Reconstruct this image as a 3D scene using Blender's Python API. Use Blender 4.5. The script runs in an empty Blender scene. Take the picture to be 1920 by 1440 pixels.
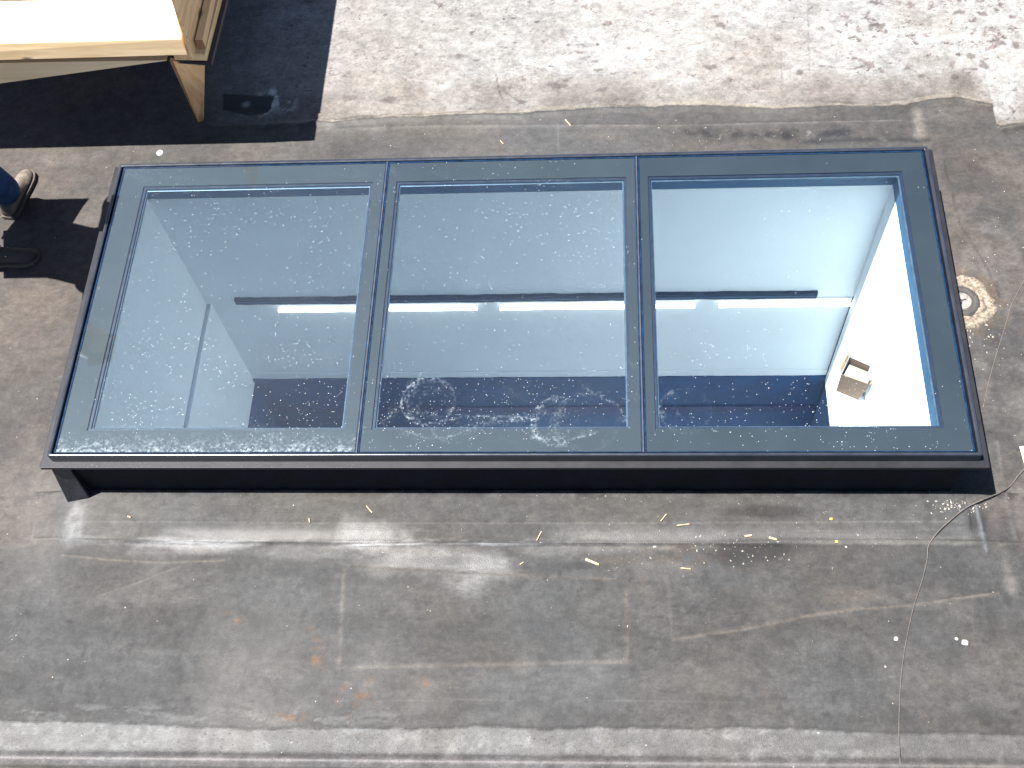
import bpy, bmesh, math, random
import numpy as np
from mathutils import Vector, Matrix

# ------------------------------------------------------------------ camera, world, sun, exposure
sc = bpy.context.scene
F_PX = 2150.38
CAM = Vector((2.44019721, -2.05968340, 4.41393767))
ROT = Matrix(((0.99685, 0.0060987, 0.0790754),
              (0.0324719, 0.8782561, -0.4770868),
              (-0.0723581, 0.4781517, 0.8752915)))
cd = bpy.data.cameras.new("camera")
cam = bpy.data.objects.new("camera", cd)
sc.collection.objects.link(cam)
cam.matrix_world = Matrix.Translation(CAM) @ ROT.to_4x4()
cd.sensor_width = 36.0
cd.lens = F_PX / 1920 * 36
cd.clip_start = 0.05
cd.clip_end = 500
sc.camera = cam

LIGHT = Vector((0.375, 0.035, -1.0)).normalized()      # travel direction of sunlight
w = bpy.data.worlds.new("World")
sc.world = w
w.use_nodes = True
nt = w.node_tree
bg = nt.nodes['Background']
sky = nt.nodes.new('ShaderNodeTexSky')
sky.sky_type = 'NISHITA'
sky.sun_disc = False
sky.sun_elevation = math.radians(69.0)
sky.sun_rotation = math.radians(264)
sky.air_density = 0.7
sky.dust_density = 0.4
sky.ozone_density = 0.6
nt.links.new(sky.outputs[0], bg.inputs[0])
bg.inputs[1].default_value = 0.06
sd = bpy.data.lights.new("sun", 'SUN')
sd.energy = 5.0
sd.angle = math.radians(0.5)
sd.color = (1.0, 0.965, 0.92)
sun = bpy.data.objects.new("sun", sd)
sc.collection.objects.link(sun)
sun.rotation_euler = LIGHT.to_track_quat('-Z', 'Y').to_euler()
sun.location = (-4, 0, 10)
sc.view_settings.view_transform = 'Standard'
sc.view_settings.look = 'None'
sc.view_settings.exposure = 2.07
sc.view_settings.gamma = 1.0
sc.view_settings.use_curve_mapping = False
sc.cycles.max_bounces = 10
sc.cycles.transparent_max_bounces = 16
sc.cycles.sample_clamp_indirect = 10

RNG = random.Random(7)
ROOF = -0.40            # height of the roof membrane; glazing frame top is z = 0


def at(u, v, z=ROOF):
    """world point where the sight line of photo pixel (u, v) meets height z"""
    d = ROT @ Vector(((u - 960) / F_PX, -(v - 720) / F_PX, -1))
    t = (z - CAM.z) / d.z
    return CAM + d * t


# ------------------------------------------------------------------ helpers
def link(o):
    sc.collection.objects.link(o)
    return o


def tag(o, label=None, cat=None, group=None, kind=None):
    if label: o['label'] = label
    if cat: o['category'] = cat
    if group: o['group'] = group
    if kind: o['kind'] = kind
    return o


def empty(name, loc=(0, 0, 0), rz=0.0):
    o = bpy.data.objects.new(name, None)
    o.location = loc
    o.rotation_euler = (0, 0, rz)
    o.empty_display_size = 0.1
    return link(o)


def mesh_obj(name, verts, faces, mat, parent=None, smooth=False, bevel=0.0, seg=2):
    me = bpy.data.meshes.new(name)
    me.from_pydata([tuple(v) for v in verts], [], faces)
    me.materials.append(mat)
    o = link(bpy.data.objects.new(name, me))
    if parent:
        o.parent = parent
    bm = bmesh.new(); bm.from_mesh(me)
    bmesh.ops.recalc_face_normals(bm, faces=bm.faces)
    if bevel > 0:
        bmesh.ops.bevel(bm, geom=bm.edges[:], offset=bevel, segments=seg, affect='EDGES', profile=0.5)
    bm.to_mesh(me); bm.free()
    if smooth:
        for p in me.polygons: p.use_smooth = True
    return o


class MB:
    def __init__(s): s.v = []; s.f = []
    def add(s, vs, fs):
        b = len(s.v)
        s.v += [tuple(x) for x in vs]
        s.f += [tuple(b + i for i in f) for f in fs]
        return s
    def box(s, x0, x1, y0, y1, z0, z1):
        vs = [(x, y, z) for z in (z0, z1) for y in (y0, y1) for x in (x0, x1)]
        return s.add(vs, [(0, 2, 3, 1), (4, 5, 7, 6), (0, 1, 5, 4), (2, 6, 7, 3), (0, 4, 6, 2), (1, 3, 7, 5)])
    def hexa(s, p):   # p: 4 bottom, 4 top (same order)
        return s.add(p, [(3, 2, 1, 0), (4, 5, 6, 7), (0, 1, 5, 4), (1, 2, 6, 5), (2, 3, 7, 6), (3, 0, 4, 7)])
    def ring(s, outer, inner, z0, z1, z1i=None):
        """rectangular ring; outer/inner = (x0,x1,y0,y1)"""
        z1i = z1 if z1i is None else z1i
        c = lambda r: [(r[0], r[2]), (r[1], r[2]), (r[1], r[3]), (r[0], r[3])]
        O, I = c(outer), c(inner)
        vs = [(*p, z0) for p in O] + [(*p, z0) for p in I] + [(*p, z1) for p in O] + [(*p, z1i) for p in I]
        fs = []
        for i in range(4):
            j = (i + 1) % 4
            fs += [(8 + i, 8 + j, 12 + j, 12 + i), (i, 4 + i, 4 + j, j), (i, j, 8 + j, 8 + i), (4 + i, 12 + i, 12 + j, 4 + j)]
        return s.add(vs, fs)
    def build(s, name, mat, parent=None, **k):
        return mesh_obj(name, s.v, s.f, mat, parent, **k)


def tube(name, pts, r, mat, parent=None, n=8, radii=None):
    """smooth round tube along points"""
    P = [Vector(p) for p in pts]
    vs, fs = [], []
    up = Vector((0, 0, 1))
    for i, p in enumerate(P):
        t = (P[min(i + 1, len(P) - 1)] - P[max(i - 1, 0)]).normalized()
        a = t.cross(up)
        a = a.normalized() if a.length > 1e-3 else Vector((1, 0, 0))
        b = t.cross(a).normalized()
        rr = radii[i] if radii else r
        for k in range(n):
            an = 2 * math.pi * k / n
            vs.append(p + a * (rr * math.cos(an)) + b * (rr * math.sin(an)))
    for i in range(len(P) - 1):
        for k in range(n):
            fs.append((i * n + k, i * n + (k + 1) % n, (i + 1) * n + (k + 1) % n, (i + 1) * n + k))
    fs.append(tuple(range(n - 1, -1, -1)))
    fs.append(tuple(range((len(P) - 1) * n, len(P) * n)))
    return mesh_obj(name, vs, fs, mat, parent, smooth=True)


def catmull(pts, k=8):
    P = [Vector(p) for p in pts]
    P = [P[0] * 2 - P[1]] + P + [P[-1] * 2 - P[-2]]
    out = []
    for i in range(1, len(P) - 2):
        for j in range(k):
            t = j / k
            a, b, c, d = P[i - 1], P[i], P[i + 1], P[i + 2]
            out.append(0.5 * ((2 * b) + (c - a) * t + (2 * a - 5 * b + 4 * c - d) * t * t + (3 * b - a - 3 * c + d) * t ** 3))
    out.append(P[-2])
    return out


# ------------------------------------------------------------------ materials
def new_mat(name):
    m = bpy.data.materials.new(name)
    m.use_nodes = True
    t = m.node_tree
    return m, t, t.nodes['Principled BSDF']


def node(t, typ, **props):
    n = t.nodes.new(typ)
    for k, v in props.items():
        setattr(n, k, v)
    return n


def noisy(name, col, rough=0.5, metal=0.0, var=0.15, scale=20.0, bump=0.0, bscale=80.0, spec=0.5, col2=None, stretch=(1, 1, 1), rvar=0.1):
    """principled material with noise in colour, roughness and bump"""
    m, t, b = new_mat(name)
    tc = node(t, 'ShaderNodeTexCoord')
    mp = node(t, 'ShaderNodeMapping')
    mp.inputs['Scale'].default_value = stretch
    t.links.new(tc.outputs['Object'], mp.inputs[0])
    n = node(t, 'ShaderNodeTexNoise')
    n.inputs['Scale'].default_value = scale
    n.inputs['Detail'].default_value = 6
    n.inputs['Roughness'].default_value = 0.6
    t.links.new(mp.outputs[0], n.inputs['Vector'])
    r = node(t, 'ShaderNodeValToRGB')
    r.color_ramp.elements[0].position = 0.3
    r.color_ramp.elements[1].position = 0.7
    c2 = col2 if col2 else tuple(min(1, c * (1 + var)) for c in col)
    c1 = col if col2 else tuple(c * (1 - var) for c in col)
    r.color_ramp.elements[0].color = (*c1, 1)
    r.color_ramp.elements[1].color = (*c2, 1)
    t.links.new(n.outputs['Fac'], r.inputs[0])
    t.links.new(r.outputs[0], b.inputs['Base Color'])
    mr = node(t, 'ShaderNodeMapRange')
    mr.inputs['To Min'].default_value = max(0.02, rough - rvar)
    mr.inputs['To Max'].default_value = min(1, rough + rvar)
    t.links.new(n.outputs['Fac'], mr.inputs['Value'])
    t.links.new(mr.outputs[0], b.inputs['Roughness'])
    b.inputs['Metallic'].default_value = metal
    b.inputs['Specular IOR Level'].default_value = spec
    if bump > 0:
        n2 = node(t, 'ShaderNodeTexNoise')
        n2.inputs['Scale'].default_value = bscale
        n2.inputs['Detail'].default_value = 4
        t.links.new(mp.outputs[0], n2.inputs['Vector'])
        bp = node(t, 'ShaderNodeBump')
        bp.inputs['Strength'].default_value = 1.0
        bp.inputs['Distance'].default_value = bump
        t.links.new(n2.outputs['Fac'], bp.inputs['Height'])
        t.links.new(bp.outputs[0], b.inputs['Normal'])
    return m


def wood_mat(name, light, dark, along='x', knots=True):
    m, t, b = new_mat(name)
    tc = node(t, 'ShaderNodeTexCoord')
    mp = node(t, 'ShaderNodeMapping')
    mp.inputs['Scale'].default_value = {'x': (0.8, 9, 9), 'y': (9, 0.8, 9), 'z': (9, 9, 0.8)}[along]
    t.links.new(tc.outputs['Object'], mp.inputs[0])
    n = node(t, 'ShaderNodeTexNoise'); n.inputs['Scale'].default_value = 3; n.inputs['Detail'].default_value = 8
    n.inputs['Distortion'].default_value = 0.6
    t.links.new(mp.outputs[0], n.inputs['Vector'])
    r = node(t, 'ShaderNodeValToRGB')
    r.color_ramp.elements[0].position = 0.35; r.color_ramp.elements[1].position = 0.62
    r.color_ramp.elements[0].color = (*dark, 1); r.color_ramp.elements[1].color = (*light, 1)
    t.links.new(n.outputs['Fac'], r.inputs[0])
    out = r.outputs[0]
    if knots:
        mp2 = node(t, 'ShaderNodeMapping')
        mp2.inputs['Scale'].default_value = {'x': (3.5, 9, 9), 'y': (9, 3.5, 9), 'z': (9, 9, 3.5)}[along]
        t.links.new(tc.outputs['Object'], mp2.inputs[0])
        v = node(t, 'ShaderNodeTexVoronoi'); v.inputs['Scale'].default_value = 1.0
        t.links.new(mp2.outputs[0], v.inputs['Vector'])
        r2 = node(t, 'ShaderNodeValToRGB')
        r2.color_ramp.elements[0].position = 0.06; r2.color_ramp.elements[1].position = 0.15
        r2.color_ramp.elements[0].color = (0.25, 0.25, 0.25, 1); r2.color_ramp.elements[1].color = (1, 1, 1, 1)
        t.links.new(v.outputs['Distance'], r2.inputs[0])
        mx = node(t, 'ShaderNodeMixRGB', blend_type='MULTIPLY'); mx.inputs[0].default_value = 1
        t.links.new(out, mx.inputs[1]); t.links.new(r2.outputs[0], mx.inputs[2])
        out = mx.outputs[0]
    t.links.new(out, b.inputs['Base Color'])
    b.inputs['Roughness'].default_value = 0.65
    bp = node(t, 'ShaderNodeBump'); bp.inputs['Distance'].default_value = 0.001
    t.links.new(n.outputs['Fac'], bp.inputs['Height']); t.links.new(bp.outputs[0], b.inputs['Normal'])
    return m


M = {}
M['alu'] = noisy('dark_aluminium', (0.015, 0.018, 0.025), rough=0.25, metal=0.0, var=0.2, scale=14, bump=0.00015, bscale=200, spec=0.5)
M['alu_flange'] = noisy('flange_metal', (0.008, 0.008, 0.011), rough=0.45, metal=0.0, var=0.25, scale=10, spec=0.28)
M['curb_out'] = noisy('curb_membrane', (0.006, 0.007, 0.010), rough=0.7, var=0.4, scale=9, bump=0.002, bscale=25, spec=0.08)
M['curb_in'] = noisy('curb_lining', (0.034, 0.105, 0.20), rough=0.5, var=0.2, scale=6, spec=0.3)
M['seal'] = noisy('black_gasket', (0.006, 0.010, 0.022), rough=0.4, var=0.3, scale=30)
M['edge_blue'] = noisy('glass_edge', (0.003, 0.013, 0.034), rough=0.15, var=0.6, scale=25, spec=0.9)
M['spacer'] = noisy('spacer_bar', (0.045, 0.075, 0.11), rough=0.4, metal=0.3, var=0.3, scale=20)
M['joint'] = noisy('mullion_cover', (0.034, 0.034, 0.040), rough=0.32, var=0.3, scale=18, spec=0.6)
M['wall'] = noisy('white_plaster', (0.90, 0.93, 0.945), rough=0.9, var=0.02, scale=3, bump=0.0006, bscale=30, spec=0.2)
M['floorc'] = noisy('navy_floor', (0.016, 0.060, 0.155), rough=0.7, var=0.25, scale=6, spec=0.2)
M['bounce_floor'] = noisy('bounce_floor', (0.32, 0.335, 0.345), rough=0.8, var=0.1, scale=3)
M['navy_shaded'] = noisy('navy_wall_shaded', (0.006, 0.018, 0.045), rough=0.8, var=0.25, scale=6, spec=0.1)  # darker navy copy, shade painted in so the sunlit side wall stays dark
M['red'] = noisy('dark_red_strip', (0.035, 0.04, 0.11), rough=0.7, var=0.4, scale=12, spec=0.2)
M['ledge'] = noisy('dark_blue_steel', (0.012, 0.028, 0.055), rough=0.5, var=0.5, scale=18, spec=0.3)
M['ply'] = noisy('pale_primed_board', (0.84, 0.80, 0.70), rough=0.7, var=0.03, scale=5, spec=0.2)
M['pine'] = wood_mat('pine_board', (0.54, 0.40, 0.235), (0.44, 0.31, 0.165), 'x')
M['pine_pale'] = wood_mat('pine_brace', (0.84, 0.58, 0.33), (0.74, 0.49, 0.26), 'x', False)
M['pine_y'] = wood_mat('pine_side', (0.74, 0.46, 0.22), (0.54, 0.31, 0.13), 'y')
M['pine_z'] = wood_mat('pine_leg', (0.88, 0.51, 0.23), (0.70, 0.37, 0.15), 'z', False)
M['endgrain'] = noisy('end_grain', (0.30, 0.14, 0.06), rough=0.8, var=0.35, scale=60)
M['tar'] = noisy('black_felt', (0.008, 0.010, 0.016), rough=0.38, var=0.4, scale=30, bump=0.002, bscale=30)
M['card'] = noisy('cardboard', (0.155, 0.092, 0.056), rough=0.85, var=0.08, scale=25, spec=0.2)
M['card_in'] = noisy('cardboard_inside', (0.42, 0.27, 0.155), rough=0.85, var=0.1, scale=25, spec=0.2)
M['paper'] = noisy('pale_paper', (0.45, 0.42, 0.32), rough=0.8, var=0.06, scale=30)
M['paper_cream'] = noisy('cream_paper', (0.30, 0.26, 0.17), rough=0.8, var=0.08, scale=30)
M['splinter'] = noisy('wood_splinter', (0.32, 0.24, 0.14), rough=0.7, var=0.15, scale=80)
M['pebble'] = noisy('white_grit', (0.27, 0.25, 0.21), rough=0.9, var=0.25, scale=90)
M['cable'] = noisy('weathered_cable', (0.052, 0.045, 0.040), rough=0.6, var=0.35, scale=30)
M['wire'] = noisy('thin_wire', (0.10, 0.085, 0.07), rough=0.4, var=0.2, scale=40)
M['washer'] = noisy('zinc_washer', (0.35, 0.36, 0.37), rough=0.45, var=0.1, scale=90)
M['screw'] = noisy('screw_steel', (0.25, 0.25, 0.27), rough=0.4, metal=0.6, scale=90)
M['jeans'] = noisy('blue_denim', (0.022, 0.046, 0.10), rough=0.9, var=0.45, scale=30, bump=0.003, bscale=40, spec=0.2)
M['jacket'] = noisy('dark_jacket', (0.02, 0.02, 0.026), rough=0.85, var=0.2, scale=20, spec=0.2)
M['boot'] = noisy('dusty_boot', (0.10, 0.08, 0.062), rough=0.8, var=0.45, scale=30, bump=0.002, bscale=50)
M['sole'] = noisy('boot_sole', (0.05, 0.04, 0.03), rough=0.9)
M['lace'] = noisy('boot_lace', (0.55, 0.42, 0.30), rough=0.9)
M['skin'] = noisy('skin', (0.50, 0.30, 0.22), rough=0.6, var=0.06)
M['hair'] = noisy('brown_hair', (0.06, 0.035, 0.02), rough=0.6, var=0.4, scale=60)
M['drain_lead'] = noisy('drain_putty', (0.030, 0.020, 0.013), col2=(0.23, 0.19, 0.145), rough=0.9, scale=75, bump=0.006, bscale=50)
M['drain_ring'] = noisy('drain_rubber', (0.028, 0.025, 0.023), rough=0.8, var=0.35, scale=50, bump=0.004, bscale=40)
M['drain_cap'] = noisy('drain_cap_paint', (0.05, 0.042, 0.036), col2=(0.20, 0.18, 0.165), rough=0.8, scale=50)

m, t, b = new_mat('lit_tube')
b.inputs['Base Color'].default_value = (0.9, 0.9, 0.9, 1)
nn = node(t, 'ShaderNodeTexNoise'); nn.inputs['Scale'].default_value = 4
mr = node(t, 'ShaderNodeMapRange'); mr.inputs['To Min'].default_value = 0.9; mr.inputs['To Max'].default_value = 1.3
t.links.new(nn.outputs['Fac'], mr.inputs['Value']); t.links.new(mr.outputs[0], b.inputs['Emission Strength'])
b.inputs['Emission Color'].default_value = (1.0, 1.0, 0.98, 1)
M['tube'] = m


def frit_mat():
    """black enamel band under glass with a film of grit; glassy reflection"""
    m, t, b = new_mat('enamel_border')
    tc = node(t, 'ShaderNodeTexCoord')
    n = node(t, 'ShaderNodeTexNoise'); n.inputs['Scale'].default_value = 4; n.inputs['Detail'].default_value = 8
    t.links.new(tc.outputs['Object'], n.inputs['Vector'])
    r = node(t, 'ShaderNodeValToRGB')
    r.color_ramp.elements[0].position = 0.35; r.color_ramp.elements[1].position = 0.7
    r.color_ramp.elements[0].color = (0.009, 0.0125, 0.0145, 1); r.color_ramp.elements[1].color = (0.014, 0.018, 0.021, 1)
    t.links.new(n.outputs['Fac'], r.inputs[0])
    t.links.new(r.outputs[0], b.inputs['Base Color'])
    b.inputs['Roughness'].default_value = 0.55
    b.inputs['Specular IOR Level'].default_value = 0.3
    return m
M['frit'] = frit_mat()


def glass_mat():
    """clear blue-tinted pane: transmits straight, reflects, carries dust and dried spots"""
    m = bpy.data.materials.new('tinted_glass'); m.use_nodes = True
    t = m.node_tree; t.nodes.clear()
    out = node(t, 'ShaderNodeOutputMaterial')
    tr = node(t, 'ShaderNodeBsdfTransparent'); tr.inputs[0].default_value = (0.85, 0.95, 0.99, 1)
    gl = node(t, 'ShaderNodeBsdfGlossy'); gl.inputs['Roughness'].default_value = 0.02
    gl.inputs[0].default_value = (0.85, 0.92, 1.0, 1)
    fr = node(t, 'ShaderNodeFresnel'); fr.inputs[0].default_value = 1.8
    mx = node(t, 'ShaderNodeMixShader')
    t.links.new(fr.outputs[0], mx.inputs[0]); t.links.new(tr.outputs[0], mx.inputs[1]); t.links.new(gl.outputs[0], mx.inputs[2])
    at_ = node(t, 'ShaderNodeAttribute', attribute_name='dust')
    sep = node(t, 'ShaderNodeSeparateColor'); t.links.new(at_.outputs['Color'], sep.inputs[0])
    tc = node(t, 'ShaderNodeTexCoord')
    # dried droplets: tiny voronoi cells, one dot in some of them
    dots = []
    for sc_, rad, thr, op in ((85, 0.16, 0.17, 1.0), (120, 0.25, 0.62, 0.62)):
        v = node(t, 'ShaderNodeTexVoronoi'); v.inputs['Scale'].default_value = sc_
        v.inputs['Randomness'].default_value = 1.0
        t.links.new(tc.outputs['Object'], v.inputs['Vector'])
        s2 = node(t, 'ShaderNodeSeparateColor'); t.links.new(v.outputs['Color'], s2.inputs[0])
        # cell random value must be below local density
        lt = node(t, 'ShaderNodeMath', operation='LESS_THAN')
        t.links.new(s2.outputs[0], lt.inputs[0])
        dm = node(t, 'ShaderNodeMath', operation='MULTIPLY'); dm.inputs[1].default_value = thr
        t.links.new(sep.outputs[0], dm.inputs[0]); t.links.new(dm.outputs[0], lt.inputs[1])
        rr = node(t, 'ShaderNodeMath', operation='MULTIPLY'); rr.inputs[1].default_value = rad
        t.links.new(s2.outputs[1], rr.inputs[0])
        l2 = node(t, 'ShaderNodeMath', operation='LESS_THAN')
        t.links.new(v.outputs['Distance'], l2.inputs[0]); t.links.new(rr.outputs[0], l2.inputs[1])
        mu = node(t, 'ShaderNodeMath', operation='MULTIPLY')
        t.links.new(lt.outputs[0], mu.inputs[0]); t.links.new(l2.outputs[0], mu.inputs[1])
        mo = node(t, 'ShaderNodeMath', operation='MULTIPLY'); mo.inputs[1].default_value = op; t.links.new(mu.outputs[0], mo.inputs[0]); dots.append(mo.outputs[0])
    mxd = node(t, 'ShaderNodeMath', operation='MAXIMUM')
    t.links.new(dots[0], mxd.inputs[0]); t.links.new(dots[1], mxd.inputs[1])
    dsc = node(t, 'ShaderNodeMath', operation='MULTIPLY'); dsc.inputs[1].default_value = 0.52
    t.links.new(mxd.outputs[0], dsc.inputs[0])
    # film and smears: attribute * streaky noise
    n = node(t, 'ShaderNodeTexNoise'); n.inputs['Scale'].default_value = 90; n.inputs['Detail'].default_value = 5
    t.links.new(tc.outputs['Object'], n.inputs['Vector'])
    nr = node(t, 'ShaderNodeMapRange'); nr.inputs['From Min'].default_value = 0.42; nr.inputs['From Max'].default_value = 0.66
    t.links.new(n.outputs['Fac'], nr.inputs['Value'])
    sm = node(t, 'ShaderNodeMath', operation='MULTIPLY'); t.links.new(sep.outputs[1], sm.inputs[0]); t.links.new(nr.outputs[0], sm.inputs[1])
    a1 = node(t, 'ShaderNodeMath', operation='ADD'); t.links.new(sm.outputs[0], a1.inputs[0]); t.links.new(sep.outputs[2], a1.inputs[1])
    a2 = node(t, 'ShaderNodeMath', operation='MAXIMUM', use_clamp=True); t.links.new(a1.outputs[0], a2.inputs[0]); t.links.new(dsc.outputs[0], a2.inputs[1])
    df = node(t, 'ShaderNodeBsdfDiffuse'); dcm = node(t, 'ShaderNodeMixRGB'); dcm.inputs[1].default_value = (0.36, 0.42, 0.46, 1); dcm.inputs[2].default_value = (0.85, 0.88, 0.88, 1)
    t.links.new(mxd.outputs[0], dcm.inputs[0]); t.links.new(dcm.outputs[0], df.inputs[0])
    m2 = node(t, 'ShaderNodeMixShader')
    t.links.new(a2.outputs[0], m2.inputs[0]); t.links.new(mx.outputs[0], m2.inputs[1]); t.links.new(df.outputs[0], m2.inputs[2])
    t.links.new(m2.outputs[0], out.inputs[0])
    return m
M['glass'] = glass_mat()


def roof_mat():
    m, t, b = new_mat('roof_membrane')
    ca = node(t, 'ShaderNodeAttribute', attribute_name='albedo')
    ma = node(t, 'ShaderNodeAttribute', attribute_name='mask')
    sp = node(t, 'ShaderNodeSeparateColor'); t.links.new(ma.outputs['Color'], sp.inputs[0])
    tc = node(t, 'ShaderNodeTexCoord')
    # fine grain
    n1 = node(t, 'ShaderNodeTexNoise'); n1.inputs['Scale'].default_value = 62; n1.inputs['Detail'].default_value = 9; n1.inputs['Roughness'].default_value = 0.86
    t.links.new(tc.outputs['Object'], n1.inputs['Vector'])
    g = node(t, 'ShaderNodeMapRange'); g.inputs['From Min'].default_value = 0.3; g.inputs['From Max'].default_value = 0.7
    g.inputs['To Min'].default_value = 0.62; g.inputs['To Max'].default_value = 1.40
    t.links.new(n1.outputs['Fac'], g.inputs['Value'])
    mu = node(t, 'ShaderNodeMixRGB', blend_type='MULTIPLY'); mu.inputs[0].default_value = 1
    t.links.new(ca.outputs['Color'], mu.inputs[1]); t.links.new(g.outputs[0], mu.inputs[2])
    n5 = node(t, 'ShaderNodeTexNoise'); n5.inputs['Scale'].default_value = 16; n5.inputs['Detail'].default_value = 10; n5.inputs['Roughness'].default_value = 0.78; n5.inputs['Distortion'].default_value = 0.5
    mp5 = node(t, 'ShaderNodeMapping'); mp5.inputs['Scale'].default_value = (0.6, 1.3, 1)
    t.links.new(tc.outputs['Object'], mp5.inputs[0]); t.links.new(mp5.outputs[0], n5.inputs['Vector'])
    g5 = node(t, 'ShaderNodeMapRange'); g5.inputs['From Min'].default_value = 0.28; g5.inputs['From Max'].default_value = 0.72
    g5.inputs['To Min'].default_value = 0.66; g5.inputs['To Max'].default_value = 1.36
    t.links.new(n5.outputs['Fac'], g5.inputs['Value'])
    mu5 = node(t, 'ShaderNodeMixRGB', blend_type='MULTIPLY'); mu5.inputs[0].default_value = 1
    t.links.new(mu.outputs[0], mu5.inputs[1]); t.links.new(g5.outputs[0], mu5.inputs[2])
    # thin scratches: stretched noise crossings
    mp6 = node(t, 'ShaderNodeMapping'); mp6.inputs['Scale'].default_value = (2.2, 9, 1); mp6.inputs['Rotation'].default_value = (0, 0, 0.25)
    n6 = node(t, 'ShaderNodeTexNoise'); n6.inputs['Scale'].default_value = 3; n6.inputs['Detail'].default_value = 3; n6.inputs['Distortion'].default_value = 1.2
    t.links.new(tc.outputs['Object'], mp6.inputs[0]); t.links.new(mp6.outputs[0], n6.inputs['Vector'])
    s6 = node(t, 'ShaderNodeMath', operation='SUBTRACT'); s6.inputs[1].default_value = 0.5; t.links.new(n6.outputs['Fac'], s6.inputs[0])
    b6 = node(t, 'ShaderNodeMath', operation='ABSOLUTE'); t.links.new(s6.outputs[0], b6.inputs[0])
    r6 = node(t, 'ShaderNodeMapRange'); r6.inputs['From Min'].default_value = 0.0; r6.inputs['From Max'].default_value = 0.006
    r6.inputs['To Min'].default_value = 1.22; r6.inputs['To Max'].default_value = 1.0
    t.links.new(b6.outputs[0], r6.inputs['Value'])
    mu6 = node(t, 'ShaderNodeMixRGB', blend_type='MULTIPLY'); mu6.inputs[0].default_value = 1
    t.links.new(mu5.outputs[0], mu6.inputs[1]); t.links.new(r6.outputs[0], mu6.inputs[2])
    mu = mu6
    # fine dark pits where the white coat is worn (mask R)
    mp = node(t, 'ShaderNodeMapping'); mp.inputs['Scale'].default_value = (0.8, 1.2, 1)
    t.links.new(tc.outputs['Object'], mp.inputs[0])
    n2 = node(t, 'ShaderNodeTexNoise'); n2.inputs['Scale'].default_value = 48; n2.inputs['Detail'].default_value = 6; n2.inputs['Roughness'].default_value = 0.72
    t.links.new(mp.outputs[0], n2.inputs['Vector'])
    r2 = node(t, 'ShaderNodeMapRange'); r2.inputs['From Min'].default_value = 0.375; r2.inputs['From Max'].default_value = 0.345
    r2.inputs['To Min'].default_value = 0; r2.inputs['To Max'].default_value = 0.75
    t.links.new(n2.outputs['Fac'], r2.inputs['Value'])
    pm = node(t, 'ShaderNodeMath', operation='MULTIPLY'); t.links.new(r2.outputs[0], pm.inputs[0]); t.links.new(sp.outputs[0], pm.inputs[1])
    # hairline crazing in the coat
    vc = node(t, 'ShaderNodeTexVoronoi', feature='DISTANCE_TO_EDGE'); vc.inputs['Scale'].default_value = 42
    nw = node(t, 'ShaderNodeTexNoise'); nw.inputs['Scale'].default_value = 25; nw.inputs['Detail'].default_value = 3
    t.links.new(tc.outputs['Object'], nw.inputs['Vector'])
    mixv = node(t, 'ShaderNodeMixRGB', blend_type='ADD'); mixv.inputs[0].default_value = 0.05
    t.links.new(tc.outputs['Object'], mixv.inputs[1]); t.links.new(nw.outputs['Color'], mixv.inputs[2])
    t.links.new(mixv.outputs[0], vc.inputs['Vector'])
    cr = node(t, 'ShaderNodeMapRange'); cr.inputs['From Min'].default_value = 0.07; cr.inputs['From Max'].default_value = 0.02
    cr.inputs['To Min'].default_value = 0; cr.inputs['To Max'].default_value = 0.5
    t.links.new(vc.outputs['Distance'], cr.inputs['Value'])
    ngate = node(t, 'ShaderNodeTexNoise'); ngate.inputs['Scale'].default_value = 2.3
    t.links.new(tc.outputs['Object'], ngate.inputs['Vector'])
    gate = node(t, 'ShaderNodeMapRange'); gate.inputs['From Min'].default_value = 0.54; gate.inputs['From Max'].default_value = 0.66
    t.links.new(ngate.outputs['Fac'], gate.inputs['Value'])
    c1 = node(t, 'ShaderNodeMath', operation='MULTIPLY'); t.links.new(cr.outputs[0], c1.inputs[0]); t.links.new(gate.outputs[0], c1.inputs[1])
    c2 = node(t, 'ShaderNodeMath', operation='MULTIPLY'); t.links.new(c1.outputs[0], c2.inputs[0]); t.links.new(sp.outputs[0], c2.inputs[1])
    mxp = node(t, 'ShaderNodeMath', operation='MAXIMUM'); t.links.new(pm.outputs[0], mxp.inputs[0]); t.links.new(c2.outputs[0], mxp.inputs[1])
    dk = node(t, 'ShaderNodeMixRGB'); dk.inputs[2].default_value = (0.036, 0.031, 0.029, 1)
    t.links.new(mxp.outputs[0], dk.inputs[0]); t.links.new(mu.outputs[0], dk.inputs[1])
    # light grit specks everywhere (mask B = density)
    v = node(t, 'ShaderNodeTexVoronoi'); v.inputs['Scale'].default_value = 38
    t.links.new(tc.outputs['Object'], v.inputs['Vector'])
    s3 = node(t, 'ShaderNodeSeparateColor'); t.links.new(v.outputs['Color'], s3.inputs[0])
    lt = node(t, 'ShaderNodeMath', operation='LESS_THAN'); t.links.new(s3.outputs[0], lt.inputs[0]); t.links.new(sp.outputs[2], lt.inputs[1])
    rr = node(t, 'ShaderNodeMath', operation='MULTIPLY'); rr.inputs[1].default_value = 0.13; t.links.new(s3.outputs[1], rr.inputs[0])
    l2 = node(t, 'ShaderNodeMath', operation='LESS_THAN'); t.links.new(v.outputs['Distance'], l2.inputs[0]); t.links.new(rr.outputs[0], l2.inputs[1])
    sm = node(t, 'ShaderNodeMath', operation='MULTIPLY'); t.links.new(lt.outputs[0], sm.inputs[0]); t.links.new(l2.outputs[0], sm.inputs[1])
    wh = node(t, 'ShaderNodeMixRGB'); wh.inputs[2].default_value = (0.17, 0.155, 0.13, 1)
    t.links.new(sm.outputs[0], wh.inputs[0]); t.links.new(dk.outputs[0], wh.inputs[1])
    t.links.new(wh.outputs[0], b.inputs['Base Color'])
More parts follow.
